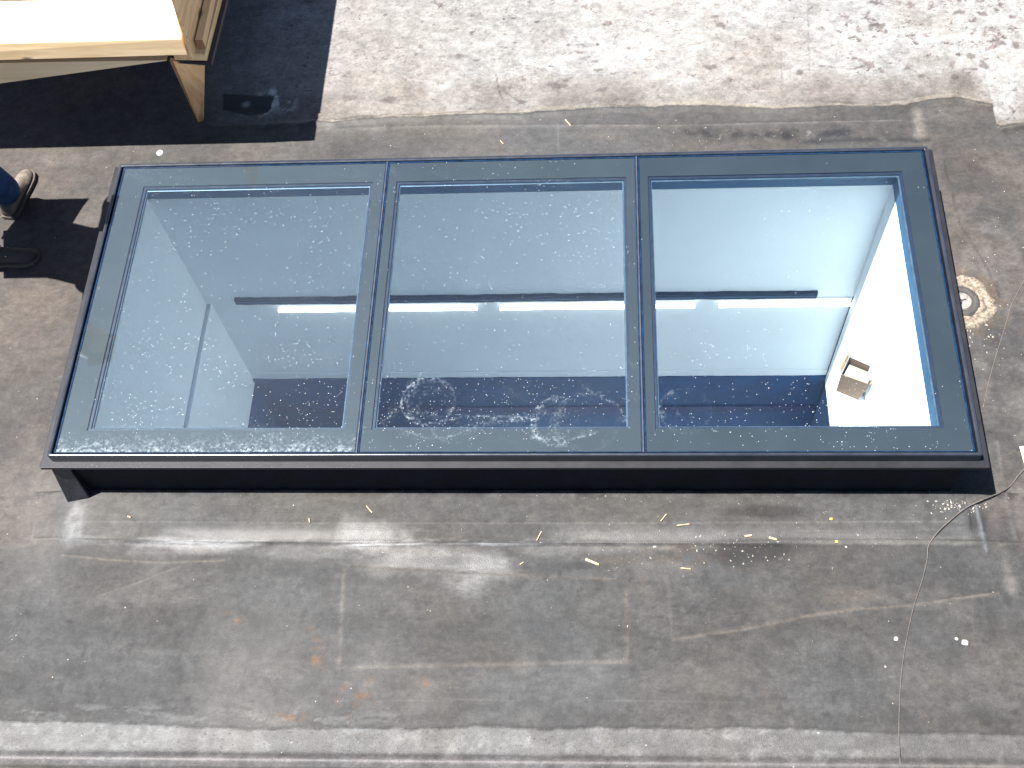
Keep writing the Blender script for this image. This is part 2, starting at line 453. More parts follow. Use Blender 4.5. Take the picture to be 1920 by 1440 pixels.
    # gloss
    ro = node(t, 'ShaderNodeMapRange'); ro.inputs['To Min'].default_value = 0.80; ro.inputs['To Max'].default_value = 0.33
    t.links.new(sp.outputs[1], ro.inputs['Value']); t.links.new(ro.outputs[0], b.inputs['Roughness'])
    spc = node(t, 'ShaderNodeMapRange'); spc.inputs['To Min'].default_value = 0.22; spc.inputs['To Max'].default_value = 0.7
    t.links.new(sp.outputs[1], spc.inputs['Value']); t.links.new(spc.outputs[0], b.inputs['Specular IOR Level'])
    # bump
    nb = node(t, 'ShaderNodeTexNoise'); nb.inputs['Scale'].default_value = 170; nb.inputs['Detail'].default_value = 4
    t.links.new(tc.outputs['Object'], nb.inputs['Vector'])
    ad = node(t, 'ShaderNodeMath', operation='SUBTRACT'); t.links.new(nb.outputs['Fac'], ad.inputs[0]); t.links.new(mxp.outputs[0], ad.inputs[1])
    bp = node(t, 'ShaderNodeBump'); bp.inputs['Distance'].default_value = 0.0016; bp.inputs['Strength'].default_value = 0.8
    t.links.new(ad.outputs[0], bp.inputs['Height']); t.links.new(bp.outputs[0], b.inputs['Normal'])
    return m
M['roof'] = roof_mat()

# ------------------------------------------------------------------ numpy noise
def vnoise(x, y, seed):
    r = np.random.RandomState(seed).rand(256, 256)
    xi = np.floor(x).astype(int); yi = np.floor(y).astype(int)
    fx = x - xi; fy = y - yi
    fx = fx * fx * (3 - 2 * fx); fy = fy * fy * (3 - 2 * fy)
    a = r[xi % 256, yi % 256]; b_ = r[(xi + 1) % 256, yi % 256]
    c = r[xi % 256, (yi + 1) % 256]; d = r[(xi + 1) % 256, (yi + 1) % 256]
    return (a * (1 - fx) + b_ * fx) * (1 - fy) + (c * (1 - fx) + d * fx) * fy


def fbm(x, y, s, seed, octv=5, gain=0.55):
    o = np.zeros_like(x); a = 1.0; tot = 0
    for k in range(octv):
        o += a * vnoise(x * s + 31.7 * k, y * s + 17.3 * k, seed + k)
        tot += a; a *= gain; s *= 2.03
    return o / tot


def sstep(e0, e1, x):
    t_ = np.clip((x - e0) / (e1 - e0), 0, 1)
    return t_ * t_ * (3 - 2 * t_)


def seg_dist(X, Y, pts):
    """distance to polyline and progress along it"""
    best = np.full_like(X, 1e9); prog = np.zeros_like(X); n = len(pts) - 1
    for i in range(n):
        ax, ay = pts[i]; bx, by = pts[i + 1]
        dx, dy = bx - ax, by - ay
        tt = np.clip(((X - ax) * dx + (Y - ay) * dy) / (dx * dx + dy * dy), 0, 1)
        d = np.hypot(X - ax - tt * dx, Y - ay - tt * dy)
        m_ = d < best
        best = np.where(m_, d, best); prog = np.where(m_, (i + tt) / n, prog)
    return best, prog


def px(pts, z=ROOF):
    return [tuple(at(u, v, z)[:2]) for u, v in pts]


# ------------------------------------------------------------------ the roof
CX0, CX1, CY0, CY1 = 0.0, 3.96, 0.0, 1.634      # outer faces of the skylight curb

def build_roof():
    step = 0.0085
    xs = np.concatenate([[-30, -12, -5, -2.5], np.arange(-1.5, 5.15, step), [6, 9, 15, 30]])
    ys = np.concatenate([[-30, -12, -5, -2.2], np.arange(-1.55, -0.36, .0068), np.arange(-0.36, 0.0, .0042), np.arange(0.0, 3.55, .0080), [4.2, 5.5, 9, 15, 30]])
    # snap lines to the opening
    for a, vals in ((xs, (0.03, 3.93)), (ys, (0.03, 1.60))):
        for v in vals:
            a[np.argmin(abs(a - v))] = v
    X, Y = np.meshgrid(xs, ys, indexing='ij')
    Z = np.zeros_like(X)
    wx = X + 0.03 * (fbm(X, Y, 3.0, 900) - .5); wy = Y + 0.05 * (fbm(X, Y, 2.2, 910) - .5)
    big = fbm(X, Y, 0.9, 10); med = fbm(X, Y, 3.5, 20); fin = fbm(X, Y, 14, 30, 4); fin2 = fbm(X, Y, 40, 35, 3)
    streak = fbm(X * 0.35, Y * 2.0, 3.0, 40); streak_y = fbm(X * 2.0, Y * 0.4, 3.0, 45)

    def C(r, g, b_): return np.array([r, g, b_])[None, None, :]
    col = np.ones(X.shape + (3,)) * C(0.118, 0.108, 0.102)
    col = col * (0.78 + 0.44 * med[..., None])
    def mixc(mask, c, amt=1.0):
        nonlocal col
        k = np.clip(mask * amt, 0, 1)[..., None]
        col = col * (1 - k) + np.asarray(c).reshape(1, 1, 3) * k
    gloss = 0.10 + 0.25 * sstep(.5, .8, big)
    white = np.zeros_like(X)
    grit = 0.05 + 0.08 * sstep(.4, .7, med)

    # brown-beige dust left and right of the skylight
    side = np.maximum(sstep(0.15, -0.35, X + 0.25 * (med - .5)), sstep(3.95, 4.2, X))
    side *= sstep(-0.9, 0.0, Y)
    mixc(side * sstep(.34, .62, fbm(X, Y, 2.6, 60)), (0.215, 0.178, 0.155), 0.85)
    mixc(sstep(0.1, -0.25, X) * sstep(.0, .3, Y), (0.185, 0.150, 0.128), 0.45)
    mixc(sstep(4.0, 4.3, X) * sstep(.55, .75, fbm(X, Y, 5, 66)) , (0.30, 0.27, 0.25), 0.5)
    # near field: grey sheets with slight cloudy tone
    near = sstep(-0.26, -0.33, wy)
    mixc(near, (0.112, 0.108, 0.104), 0.65)
    mixc(near * sstep(.42, .7, streak), (0.155, 0.150, 0.146), 0.55)
    mixc(near * sstep(.5, .25, big) * sstep(.45, .7, med), (0.075, 0.073, 0.073), 0.6)
    mixc(near * sstep(.52, .78, fbm(X, Y, 7, 77)), (0.185, 0.165, 0.148), 0.35)

    # ---------- far white coating
    edge_pts = px([(560, 232), (700, 222), (850, 214), (960, 212), (1100, 205), (1280, 198), (1500, 203), (1700, 196), (1790, 185), (1860, 197), (1872, 240), (1925, 232)])
    ex = np.array([p[0] for p in edge_pts]); ey = np.array([p[1] for p in edge_pts])
    order = np.argsort(ex); ex, ey = ex[order], ey[order]
    ed = np.interp(X, ex, ey) + 0.03 * (fbm(X, X * 0, 6, 95, 3) - .5) + 0.020 * (fbm(X, Y * 2, 22, 97, 5, .65) - .5)
    dY = Y - ed                                                 # >0 : beyond the edge
    coat = sstep(-0.01, 0.01, dY) * sstep(0.0, 0.6, X)
    fade = sstep(0.0, 0.42, dY + 0.5 * (med - .5))              # dirtier near the edge
    mixc(coat, (0.25, 0.215, 0.185), 0.9)                       # grimy coat
    fade = fade * (0.45 + 0.55 * sstep(.30, .62, fbm(X, Y * 1.4, 4.5, 485, 5, .6) + .35 * sstep(.15, .5, dY)))
    wmask = coat * np.clip(0.06 + 0.96 * fade + 0.9 * (fbm(X, Y, 5, 99) - .5), 0, 1)
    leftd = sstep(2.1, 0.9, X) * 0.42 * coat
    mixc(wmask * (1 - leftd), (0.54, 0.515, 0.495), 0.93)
    mixc(coat * sstep(.55, .75, fbm(X, Y, 2.4, 101)) * sstep(1.2, .3, dY), (0.33, 0.285, 0.24), 0.6)
    mixc(coat * sstep(.56, .72, fbm(X, Y, 1.3, 171)), (0.40, 0.37, 0.34), 0.45)
    white = coat * (0.55 + 0.45 * fade)
    # larger chips where the coat has flaked off
    chipn = fbm(X * 0.8 + .4 * Y, Y * 1.2, 26, 120, 4)
    chipd = fbm(X, Y, 1.7, 130, 2)
    right = sstep(3.2, 4.4, X)
    chips = coat * sstep(0.775 - 0.09 * chipd, 0.790 - 0.09 * chipd, chipn)
    cb = fbm(X * 1.1 - .7 * Y, Y * 1.1 + .7 * X, 11, 125, 5, .6)
    chips = np.maximum(chips, coat * sstep(0.82 - .06 * right, 0.835 - .06 * right, cb + .10 * chipd))
    crv = fbm(X, Y, 2.1, 127, 3)
    mixc(chips, (0.27, 0.215, 0.20), 0.85)
    mixc(chips * sstep(.5, .6, fbm(X, Y, 40, 128, 3)), (0.10, 0.08, 0.078), 0.7)
    for (u, v, ru, rv, a_) in [(1450, 90, 110, 55, .6), (1330, 40, 60, 40, .35), (1380, 120, 60, 30, .4), (1700, 175, 160, 26, .5), (1540, 170, 200, 24, .55), (1000, 165, 160, 26, .55), (820, 130, 70, 40, .45), (680, 110, 60, 90, .45), (1010, 70, 60, 30, .3), (1180, 160, 90, 20, .6), (700, 190, 120, 25, .6), (1240, 12, 60, 20, .3)]:
        c_ = at(u, v); w2 = at(u + ru, v); h2 = at(u, v + rv)
        qq = np.hypot((X - c_.x) / abs(w2.x - c_.x), (Y - c_.y) / abs(h2.y - c_.y))
        mixc(coat * sstep(1.3, .1, qq + .9 * (fbm(X, Y, 9, 410) - .5)), (0.33, 0.285, 0.255), a_)
    for (u, v, ru, rv) in [(1040, 160, 22, 7), (1060, 150, 12, 6), (955, 163, 12, 5), (1130, 168, 16, 5), (982, 190, 10, 5), (1330, 125, 14, 6), (1352, 48, 12, 9), (1372, 110, 8, 4), (1650, 48, 16, 7), (1634, 52, 9, 8), (1800, 22, 14, 6), (1875, 80, 14, 8), (1905, 85, 10, 9), (1500, 138, 9, 6), (860, 105, 8, 6), (1790, 145, 8, 6), (735, 187, 16, 7), (655, 185, 16, 9), (1640, 5, 18, 5), (1700, 128, 7, 4), (1820, 105, 8, 7), (1845, 120, 7, 10)]:
        c_ = at(u, v); w2 = at(u + ru, v); h2 = at(u, v + rv)
        qq = np.hypot((X - c_.x) / abs(w2.x - c_.x), (Y - c_.y) / abs(h2.y - c_.y))
        mixc(coat * sstep(1.0, .6, qq + 1.9 * (fbm(X, Y, 34, 420, 4, .7) - .5)), (0.15, 0.12, 0.108), .75)
    Z -= chips * 0.0015
    # wavy lap seam along the edge of the coating
    band = np.exp(-((dY + 0.012) / 0.016) ** 2) * sstep(0.4, 0.9, X)
    Z += 0.010 * band * (0.5 + fbm(X, Y, 4, 140))
    mixc(sstep(0.4, 0.9, X) * np.exp(-((dY - 0.012) / 0.012) ** 2), (0.42, 0.35, 0.27), 0.55)
    mixc(sstep(0.4, 0.9, X) * np.exp(-((dY + 0.030) / 0.018) ** 2) * sstep(.35, .6, streak), (0.06, 0.05, 0.045), 0.75)
    lam = fbm(X * 1.2 + 0.3 * fbm(X, Y, 3, 430), (Y - ed) * 22, 2.2, 432, 4)
    lb = np.exp(-((dY - 0.005) / 0.040) ** 2) * sstep(.5, .9, X)
    mixc(lb * sstep(.52, .66, lam), (0.40, 0.34, 0.26), .65)
    mixc(lb * sstep(.47, .34, lam), (0.075, 0.062, 0.050), .75)
    # sheet between the skylight and the coating
    strip = (1 - coat) * sstep(1.66, 1.72, Y) * sstep(0.2, 0.5, X) * sstep(4.15, 3.9, X)
    mixc(strip, (0.128, 0.121, 0.118), 0.75)
    mixc(strip * sstep(.4, .7, streak), (0.20, 0.175, 0.15), 0.55)
    # ridge line & black stains of that strip
    d, _ = seg_dist(X, Y, px([(600, 243), (700, 240), (870, 236), (1060, 236), (1280, 236), (1690, 226)]))
    mixc(np.exp(-(d / 0.005) ** 2), (0.30, 0.28, 0.26), 0.55); Z += .003 * np.exp(-(d / 0.012) ** 2)
    d, _ = seg_dist(X, Y, px([(1290, 250), (1380, 252), (1480, 254), (1580, 250)]))
    mixc(sstep(0.055, 0.0, d + 0.06 * (fin - .5)) * sstep(.40, .55, fbm(X, Y, 18, 150)), (0.022, 0.022, 0.03), 0.85)
    mixc(sstep(0.05, 0.0, d) * sstep(.66, .72, fbm(X, Y, 26, 152)), (0.42, 0.40, 0.37), 0.7)
    d, _ = seg_dist(X, Y, px([(1500, 268), (1600, 262), (1740, 262)]))
    mixc(sstep(0.03, 0.0, d) * sstep(.35, .5, fbm(X, Y, 12, 155)), (0.035, 0.034, 0.038), 0.75)
    d, _ = seg_dist(X, Y, px([(1722, 208), (1724, 250)]))
    mixc(sstep(0.05, 0.0, d + 0.05 * (fin - .5)), (0.40, 0.34, 0.29), 0.75)
    d, _ = seg_dist(X, Y, px([(1045, 232), (1047, 285)]))
    mixc(np.exp(-(d / 0.006) ** 2), (0.26, 0.23, 0.20), 0.6)

    # ---------- near flashing apron of the curb with its seam
    apron = sstep(-0.255, -0.245, Y) * sstep(0.0, -0.01, Y) * sstep(-0.12, -0.06, X) * sstep(4.12, 4.05, X)
    mixc(apron, (0.150, 0.143, 0.135), 0.7)
    mixc(apron * sstep(-0.05, -0.002, Y) * sstep(.45, .6, fbm(X, Y, 14, 160)), (0.06, 0.05, 0.045), 0.75)
    d, _ = seg_dist(X, Y, px([(165, 983), (600, 986), (1200, 986), (1790, 983)]))
    mixc(np.exp(-(d / 0.0045) ** 2), (0.30, 0.28, 0.26), 0.40); Z += 0.0012 * np.exp(-(d / 0.01) ** 2)
    # profile: slope to the lap at y=-0.25, lap step, then soft swell
    prof = np.interp(Y, [-1.0, -0.46, -0.36, -0.262, -0.248, -0.20, -0.12, 0.0], [0, 0, 0.004, 0.014, 0.021, 0.030, 0.036, 0.040])
    lapx = sstep(-0.25, 0.1, X) * sstep(4.35, 4.0, X)
    Z += prof * lapx * (Y < 0.0) 
    seam_pts = px([(120, 1014), (400, 1020), (640, 1022), (900, 1020), (1280, 1024), (1500, 1018), (1650, 1016), (1840, 1018)])
    d, pr = seg_dist(X, Y, seam_pts)
    Z += 0.004 * np.exp(-(d / 0.013) ** 2) * (0.3 + 1.3 * fbm(X * .4, Y, 6, 165))
    mixc(np.exp(-(d / 0.004) ** 2), (0.045, 0.042, 0.045), 0.6)
    seam_glare = np.exp(-((d - 0.008) / 0.010) ** 2) * sstep(.42, .60, fbm(X * .5, Y * 2, 8, 168))
    mixc(seam_glare * sstep(.62, .3, pr), (0.40, 0.39, 0.38), 0.75)  # white glare along the seam, mixed into the colour
    mixc(np.exp(-(d / 0.016) ** 2) * sstep(.5, .7, pr) * sstep(.45, .6, fbm(X, Y, 10, 169)), (0.26, 0.23, 0.20), 0.6)
    bead = np.exp(-((Y - np.interp(X, *np.array(seam_pts).T)) / 0.0045) ** 2) * sstep(.0, .25, X) * sstep(4.1, 3.9, X)
    sy = Y - np.interp(X, *np.array(seam_pts).T) + 0.006 * (fbm(X, X * 0 + .5, 14, 440, 3) - .5)
    mixc(np.exp(-((sy - .002) / 0.0030) ** 2) * lapx, (0.03, 0.028, 0.030), .85)
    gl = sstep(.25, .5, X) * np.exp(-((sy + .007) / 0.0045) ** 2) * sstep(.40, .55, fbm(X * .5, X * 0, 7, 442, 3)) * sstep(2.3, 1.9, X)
    mixc(gl, (0.62, 0.62, 0.62), .85); Z += 0.002 * gl  # sun glint on the seam painted as a pale line
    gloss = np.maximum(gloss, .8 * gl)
    mixc(np.exp(-((sy - .010) / 0.006) ** 2) * sstep(.5, .6, fbm(X, Y * 3, 16, 444)) * sstep(1.0, 1.5, X) * sstep(2.4, 2.1, X), (0.45, 0.45, 0.45), .6)
    mixc(np.exp(-((sy + .012) / 0.008) ** 2) * sstep(2.2, 2.6, X) * sstep(.38, .52, fbm(X, Y * 2, 20, 446)), (0.30, 0.265, 0.22), .6)
    # mucky marks at the foot of the curb
    mixc(sstep(-0.055, -0.004, Y) * sstep(.54, .62, fbm(X, Y * 1.6, 15, 448, 4)) * (Y < 0.0), (0.045, 0.035, 0.030), .75)
    # glossy blotches, their sun glare also painted in as pale colour
    def blot(u, v, ru, rv, seed):
        c = at(u, v); ww = at(u + ru, v); hh = at(u, v + rv)
        rx = abs(ww.x - c.x); ry = abs(hh.y - c.y)
        q = np.hypot((X - c.x) / rx, (Y - c.y) / ry)
        return sstep(1.25, 0.2, q + 1.1 * (fbm(X, Y, 7, seed) - .5))
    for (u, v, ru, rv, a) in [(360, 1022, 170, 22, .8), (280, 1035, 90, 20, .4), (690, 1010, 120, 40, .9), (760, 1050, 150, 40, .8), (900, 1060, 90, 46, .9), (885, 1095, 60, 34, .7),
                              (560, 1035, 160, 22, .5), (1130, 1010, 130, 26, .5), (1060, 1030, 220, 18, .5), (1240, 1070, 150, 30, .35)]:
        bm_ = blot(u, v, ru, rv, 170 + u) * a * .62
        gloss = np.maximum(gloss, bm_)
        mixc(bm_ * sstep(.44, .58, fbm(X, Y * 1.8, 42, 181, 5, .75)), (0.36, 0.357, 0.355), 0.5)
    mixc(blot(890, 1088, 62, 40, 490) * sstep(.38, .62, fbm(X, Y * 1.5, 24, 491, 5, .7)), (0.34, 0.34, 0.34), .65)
    gloss = np.maximum(gloss, 0.45 * apron * sstep(-0.14, -0.22, Y) * sstep(.4, .6, streak))
    for (u, v, ru, rv, c_, a) in [(145, 980, 22, 40, (0.40, 0.40, 0.40), .9), (1150, 1052, 60, 14, (0.17, 0.14, 0.11), .6),
                                  (830, 1052, 120, 9, (0.04, 0.04, 0.045), .75), (1080, 1062, 80, 8, (0.045, 0.043, 0.045), .6),
                                  (1400, 1040, 90, 38, (0.035, 0.032, 0.032), .85), (1480, 1025, 60, 20, (0.035, 0.032, 0.032), .6),
                                  (1610, 1118, 85, 20, (0.21, 0.18, 0.15), .6), (1370, 1110, 60, 40, (0.07, 0.068, 0.066), .5),
                                  (1892, 1080, 16, 48, (0.30, 0.265, 0.235), .75), (1908, 980, 14, 30, (0.28, 0.25, 0.22), .6),
                                  (1730, 1120, 110, 26, (0.19, 0.17, 0.15), .4), (1850, 1120, 50, 60, (0.06, 0.055, 0.053), .5),
                                  (1440, 965, 100, 14, (0.035, 0.033, 0.030), .75), (630, 1000, 30, 18, (0.06, 0.045, 0.035), .7),
                                  (1830, 990, 20, 40, (0.045, 0.042, 0.045), .8), (60, 1150, 110, 90, (0.155, 0.15, 0.15), .5),
                                  (1790, 620, 60, 90, (0.22, 0.19, 0.165), .5), (1880, 330, 60, 90, (0.20, 0.17, 0.145), .5),
                                  (1800, 320, 60, 70, (0.075, 0.068, 0.064), .5), (120, 300, 60, 22, (0.30, 0.26, 0.23), .5)]:
        mixc(blot(u, v, ru, rv, 200 + int(u) % 50), c_, a)
    for (u, v, ru, rv, a) in [(655, 1302, 34, 16, .9), (680, 1322, 30, 8, .6), (447, 1165, 12, 10, .9), (578, 1180, 10, 10, .8), (595, 1215, 12, 24, .7), (590, 1232, 10, 10, .8),
                              (540, 1347, 24, 8, 1.), (800, 1275, 8, 8, .6), (430, 1150, 12, 6, .5), (690, 1280, 18, 14, .5), (1290, 1045, 60, 20, .2), (650, 1345, 18, 7, .5)]:
        mixc(blot(u, v, ru * 1.5, rv * 1.5, 300 + int(u)) * sstep(.38, .58, fbm(X, Y, 22, 310)), (0.34, 0.165, 0.06), a * .85 * sstep(.30, .62, fbm(X, Y, 45, 312, 3)))

    # ---------- patches glued on the near sheet
    def quad_edge(pts, wdt, c_, a, zup=0.0, fill=None, close=True):
        P = px(pts); 
        if close: P = P + [P[0]]
        d, _ = seg_dist(wx, wy * 0 + Y, P)
        mixc(np.exp(-(d / wdt) ** 2) * sstep(.2, .45, fbm(X, Y, 9, 330)), c_, a)
        if zup:
            inside = np.ones_like(X)
            n = len(P) - 1
            area = sum(P[i][0] * P[i + 1][1] - P[i + 1][0] * P[i][1] for i in range(n))
            sg = 1 if area > 0 else -1
            for i in range(n):
                ax, ay = P[i]; bx, by = P[i + 1]; L = math.hypot(bx - ax, by - ay)
                dd = sg * ((bx - ax) * (Y - ay) - (by - ay) * (X - ax)) / L
                inside *= sstep(-0.004, 0.004, dd)
            if fill is not None: mixc(inside, fill, 0.35)
            return inside * zup
        return 0
    Z += quad_edge([(645, 1062), (1172, 1090), (1176, 1240), (638, 1252)], 0.0085, (0.25, 0.215, 0.185), 1.0, 0.0025, (0.118, 0.114, 0.106))
    Z += quad_edge([(1248, 1078), (1500, 1060), (1640, 1132), (1262, 1198)], 0.005, (0.19, 0.165, 0.145), 0.55, 0.002)
    for line, wd, c_, a, zz in [
        ([(1262, 1200), (1400, 1180), (1500, 1158), (1600, 1142), (1700, 1136), (1870, 1112)], 0.007, (0.25, 0.21, 0.18), 0.6, 0.003),
        ([(180, 1120), (260, 1092), (340, 1062)], 0.006, (0.21, 0.19, 0.165), 0.45, 0.002),
        ([(115, 1042), (200, 1050), (300, 1056), (420, 1052)], 0.006, (0.27, 0.235, 0.185), 0.5, 0.001),
        ([(640, 1315), (900, 1312), (1160, 1314), (1400, 1318)], 0.003, (0.22, 0.21, 0.20), 0.4, 0.0),
        ([(88, 890), (70, 950), (60, 1012), (120, 1012)], 0.006, (0.24, 0.21, 0.18), 0.55, 0.003),
        ([(0, 952), (60, 950)], 0.005, (0.20, 0.15, 0.12), 0.4, 0.001),
        ([(1868, 830), (1880, 900), (1888, 960), (1900, 1010)], 0.010, (0.26, 0.24, 0.225), 0.45, 0.003),
        ([(1825, 955), (1835, 1000), (1845, 1036)], 0.009, (0.30, 0.30, 0.31), 0.6, 0.004),
        ([(1812, 960), (1818, 1010)], 0.006, (0.035, 0.035, 0.04), 0.7, 0.0),
        ([(1822, 1130), (1826, 1180), (1832, 1240)], 0.004, (0.19, 0.16, 0.14), 0.4, 0.0),
        ([(1500, 1000), (1700, 1000), (1800, 996)], 0.004, (0.22, 0.2, 0.18), 0.3, 0.0),
        ([(1770, 300), (1800, 420), (1850, 500), (1875, 560)], 0.006, (0.06, 0.055, 0.052), 0.4, 0.0),
        ([(0, 1225), (200, 1205), (420, 1195)], 0.008, (0.15, 0.145, 0.14), 0.3, 0.0),
        ([(760, 108), (900, 104), (1100, 98)], 0.005, (0.30, 0.27, 0.24), 0.5, 0.001),
        ([(760, 110), (758, 160), (756, 210)], 0.005, (0.30, 0.27, 0.24), 0.5, 0.001),
        ([(1462, 70), (1464, 190)], 0.004, (0.25, 0.22, 0.2), 0.5, 0.0),
        ([(1512, 10), (1515, 90), (1518, 160)], 0.004, (0.25, 0.22, 0.2), 0.5, 0.0),
        ([(1536, 124), (1600, 130), (1620, 124)], 0.008, (0.14, 0.11, 0.11), 0.6, 0.0),
        ([(930, 140), (935, 165), (944, 190)], 0.005, (0.14, 0.11, 0.10), 0.7, 0.0),
        ([(935, 160), (960, 182), (985, 198)], 0.004, (0.14, 0.11, 0.10), 0.6, 0.0),
        ([(870, 178), (905, 192)], 0.004, (0.16, 0.12, 0.11), 0.5, 0.0),
        ([(700, 190), (760, 200), (830, 213)], 0.005, (0.33, 0.28, 0.22), 0.6, 0.002)]:
        d, _ = seg_dist(wx, wy * 0 + Y, px(line))
        g = np.exp(-(d / (wd * .8)) ** 2) * sstep(.22, .42, fbm(X, Y, 10, 350))
        mixc(g, c_, min(1, a * 1.55)); Z += zz * np.exp(-(d / (wd * 1.5)) ** 2)

    nf = sstep(-0.3, -0.36, Y)
    mixc(nf * sstep(.60, .66, fbm(X, Y, 30, 450, 4, .6)) * sstep(.45, .6, fbm(X, Y, 3, 455)), (0.20, 0.19, 0.18), .35)
    mixc(nf * sstep(.64, .70, fbm(X, Y, 24, 460, 4, .6)) * sstep(.4, .6, fbm(X, Y, 2.4, 465)), (0.055, 0.052, 0.052), .5)
    mixc(nf * sstep(.55, .75, fbm(X * .25, Y * 3, 4, 470, 5, .6)), (0.095, 0.094, 0.095), .5)
    mixc(sstep(.62, .70, fbm(X * 3 + Y, Y * .5, 5, 475, 4)) * (1 - coat), (0.165, 0.15, 0.14), .3)
    # ---------- whitened strip along the near edge, then the edge beam
    e2 = np.interp(X, [p[0] for p in px([(0, 1352), (250, 1358), (420, 1366), (700, 1366), (900, 1362), (1150, 1368), (1290, 1364), (1640, 1372), (1920, 1378)])],
                   [p[1] for p in px([(0, 1352), (250, 1358), (420, 1366), (700, 1366), (900, 1362), (1150, 1368), (1290, 1364), (1640, 1372), (1920, 1378)])])
    e2 = e2 + 0.035 * (fbm(X, X * 0, 7, 360, 5, .65) - .5)
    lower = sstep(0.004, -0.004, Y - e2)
    coated_strip = lower * (0.35 + 0.65 * sstep(3.52, 3.49, X))
    mixc(coated_strip, (0.205, 0.197, 0.19), 0.75)
    mixc(coated_strip * sstep(.40, .7, fbm(X * .7, Y, 30, 370, 5, .8)), (0.35, 0.342, 0.335), 0.70)
    mixc(coated_strip * sstep(.55, .62, fbm(X, Y, 11, 371, 5, .65)), (0.13, 0.122, 0.115), 0.6)
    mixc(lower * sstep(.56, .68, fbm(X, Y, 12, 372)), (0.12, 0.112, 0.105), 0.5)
    white = np.maximum(white, 0.5 * coated_strip)
    lapn = np.exp(-((Y - e2 - 0.006) / 0.005) ** 2)
    mixc(lapn, (0.06, 0.058, 0.056), 0.6); Z -= 0.003 * lapn
    scum = np.exp(-((Y - e2 - 0.040) / 0.038) ** 2) * sstep(.50, .58, fbm(X * .6, Y * 2.5, 14, 375, 5, .7)) * sstep(2.1, 1.2, X)
    mixc(scum, (0.30, 0.29, 0.28), 0.6)
    e3 = e2 * 0 + np.interp(X, [-1, 5], [at(0, 1416).y, at(1920, 1424).y])
    ridge = np.exp(-((Y - e3 + 0.02) / 0.020) ** 2)
    Z += 0.018 * ridge
    mixc(np.exp(-((Y - e3 - 0.005) / 0.005) ** 2) * sstep(.35, .5, fbm(X * .5, Y, 9, 380)), (0.09, 0.08, 0.075), 0.6)
    mixc(ridge, (0.33, 0.29, 0.285), 0.5)
    mixc(sstep(-0.052, -0.060, Y - e3), (0.30, 0.275, 0.22), 0.8)
    mixc(np.exp(-((Y - e3 + 0.050) / 0.008) ** 2), (0.10, 0.08, 0.075), 0.6)
    Z -= 0.02 * sstep(-0.050, -0.065, Y - e3)
    gloss = np.maximum(gloss, 0.4 * lower)

    # ---------- dark patch with scuffs in the shade of the platform
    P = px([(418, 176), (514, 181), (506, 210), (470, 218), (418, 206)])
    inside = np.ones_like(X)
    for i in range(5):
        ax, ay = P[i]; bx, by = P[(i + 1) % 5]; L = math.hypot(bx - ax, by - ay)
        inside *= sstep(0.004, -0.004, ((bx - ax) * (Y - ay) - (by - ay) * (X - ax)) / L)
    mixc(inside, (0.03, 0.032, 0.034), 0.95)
    mixc(blot(462, 196, 11, 8, 390), (0.8, 0.78, 0.75), 0.9)
    mixc(blot(520, 188, 40, 22, 391) * (1 - inside) * sstep(.45, .6, fbm(X, Y, 26, 392)), (1.1, 1.08, 1.0), 0.9)
    d, _ = seg_dist(X, Y, px([(516, 184), (508, 208), (488, 220)]))
    mixc(np.exp(-(d / 0.006) ** 2) * sstep(.35, .5, fbm(X, Y, 20, 396)), (0.9, 0.88, 0.82), 0.8)
    # muck ring around the drain
    dc = at(1801, 568)
    q = np.hypot(X - dc.x, Y - dc.y)
    mixc(sstep(0.20, 0.13, q + .05 * (fin - .5)), (0.24, 0.21, 0.18), 0.7)
    mixc(sstep(0.26, 0.16, q + .1 * (fin - .5)) * sstep(.5, .62, fbm(X, Y, 22, 395)), (0.30, 0.19, 0.10), 0.5)
    Z += 0.012 * sstep(0.22, 0.12, q)
    grit = np.maximum(grit, 0.35 * sstep(0.3, 0.12, q))

    hue = (fbm(X, Y, 2.3, 480, 5, .6) - .5)[..., None] * 2.0
    col *= 1 + hue * np.array([0.085, 0.0, -0.09])[None, None, :] * (1 - .6 * coat[..., None])
    # handmade mottling at all scales
    col *= (1 + 0.40 * (fin - .5) + 0.60 * (fin2 - .5) + 0.25 * (streak - .5) + 0.22 * (big - .5))[..., None]
    grit = np.maximum(grit, 0.22 * blot(1190, 1060, 120, 30, 401))
    grit = np.maximum(grit, 0.40 * blot(1400, 1040, 110, 34, 402))
    grit = np.maximum(grit, 0.18 * blot(1300, 255, 600, 26, 403))
    Z += 0.004 * (big - .5) + 0.0025 * (med - .5) + 0.0006 * (fin - .5)
    flat = sstep(6, 5, np.abs(X)) * sstep(4.0, 3.5, np.abs(Y))
    Z *= flat
    # membrane turns up to the curb on its far and side edges (never above the curb)
    nx, ny = X.shape
    verts = np.stack([X, Y, ROOF + Z], -1).reshape(-1, 3)
    idx = np.arange(nx * ny).reshape(nx, ny)
    ok = np.ones((nx - 1, ny - 1), bool)
    xc = (xs[:-1] + xs[1:]) / 2; yc = (ys[:-1] + ys[1:]) / 2
    hole = ((xc > 0.03) & (xc < 3.93))[:, None] & ((yc > 0.03) & (yc < 1.60))[None, :]
    ok &= ~hole
    fa = np.stack([idx[:-1, :-1], idx[1:, :-1], idx[1:, 1:], idx[:-1, 1:]], -1)[ok]
    me = bpy.data.meshes.new('roof')
    me.vertices.add(len(verts)); me.vertices.foreach_set('co', verts.ravel())
    me.loops.add(fa.size); me.loops.foreach_set('vertex_index', fa.ravel().astype(np.int32))
    me.polygons.add(len(fa))
    me.polygons.foreach_set('loop_start', np.arange(0, fa.size, 4, dtype=np.int32))
    me.polygons.foreach_set('loop_total', np.full(len(fa), 4, np.int32))
    me.update(calc_edges=True)
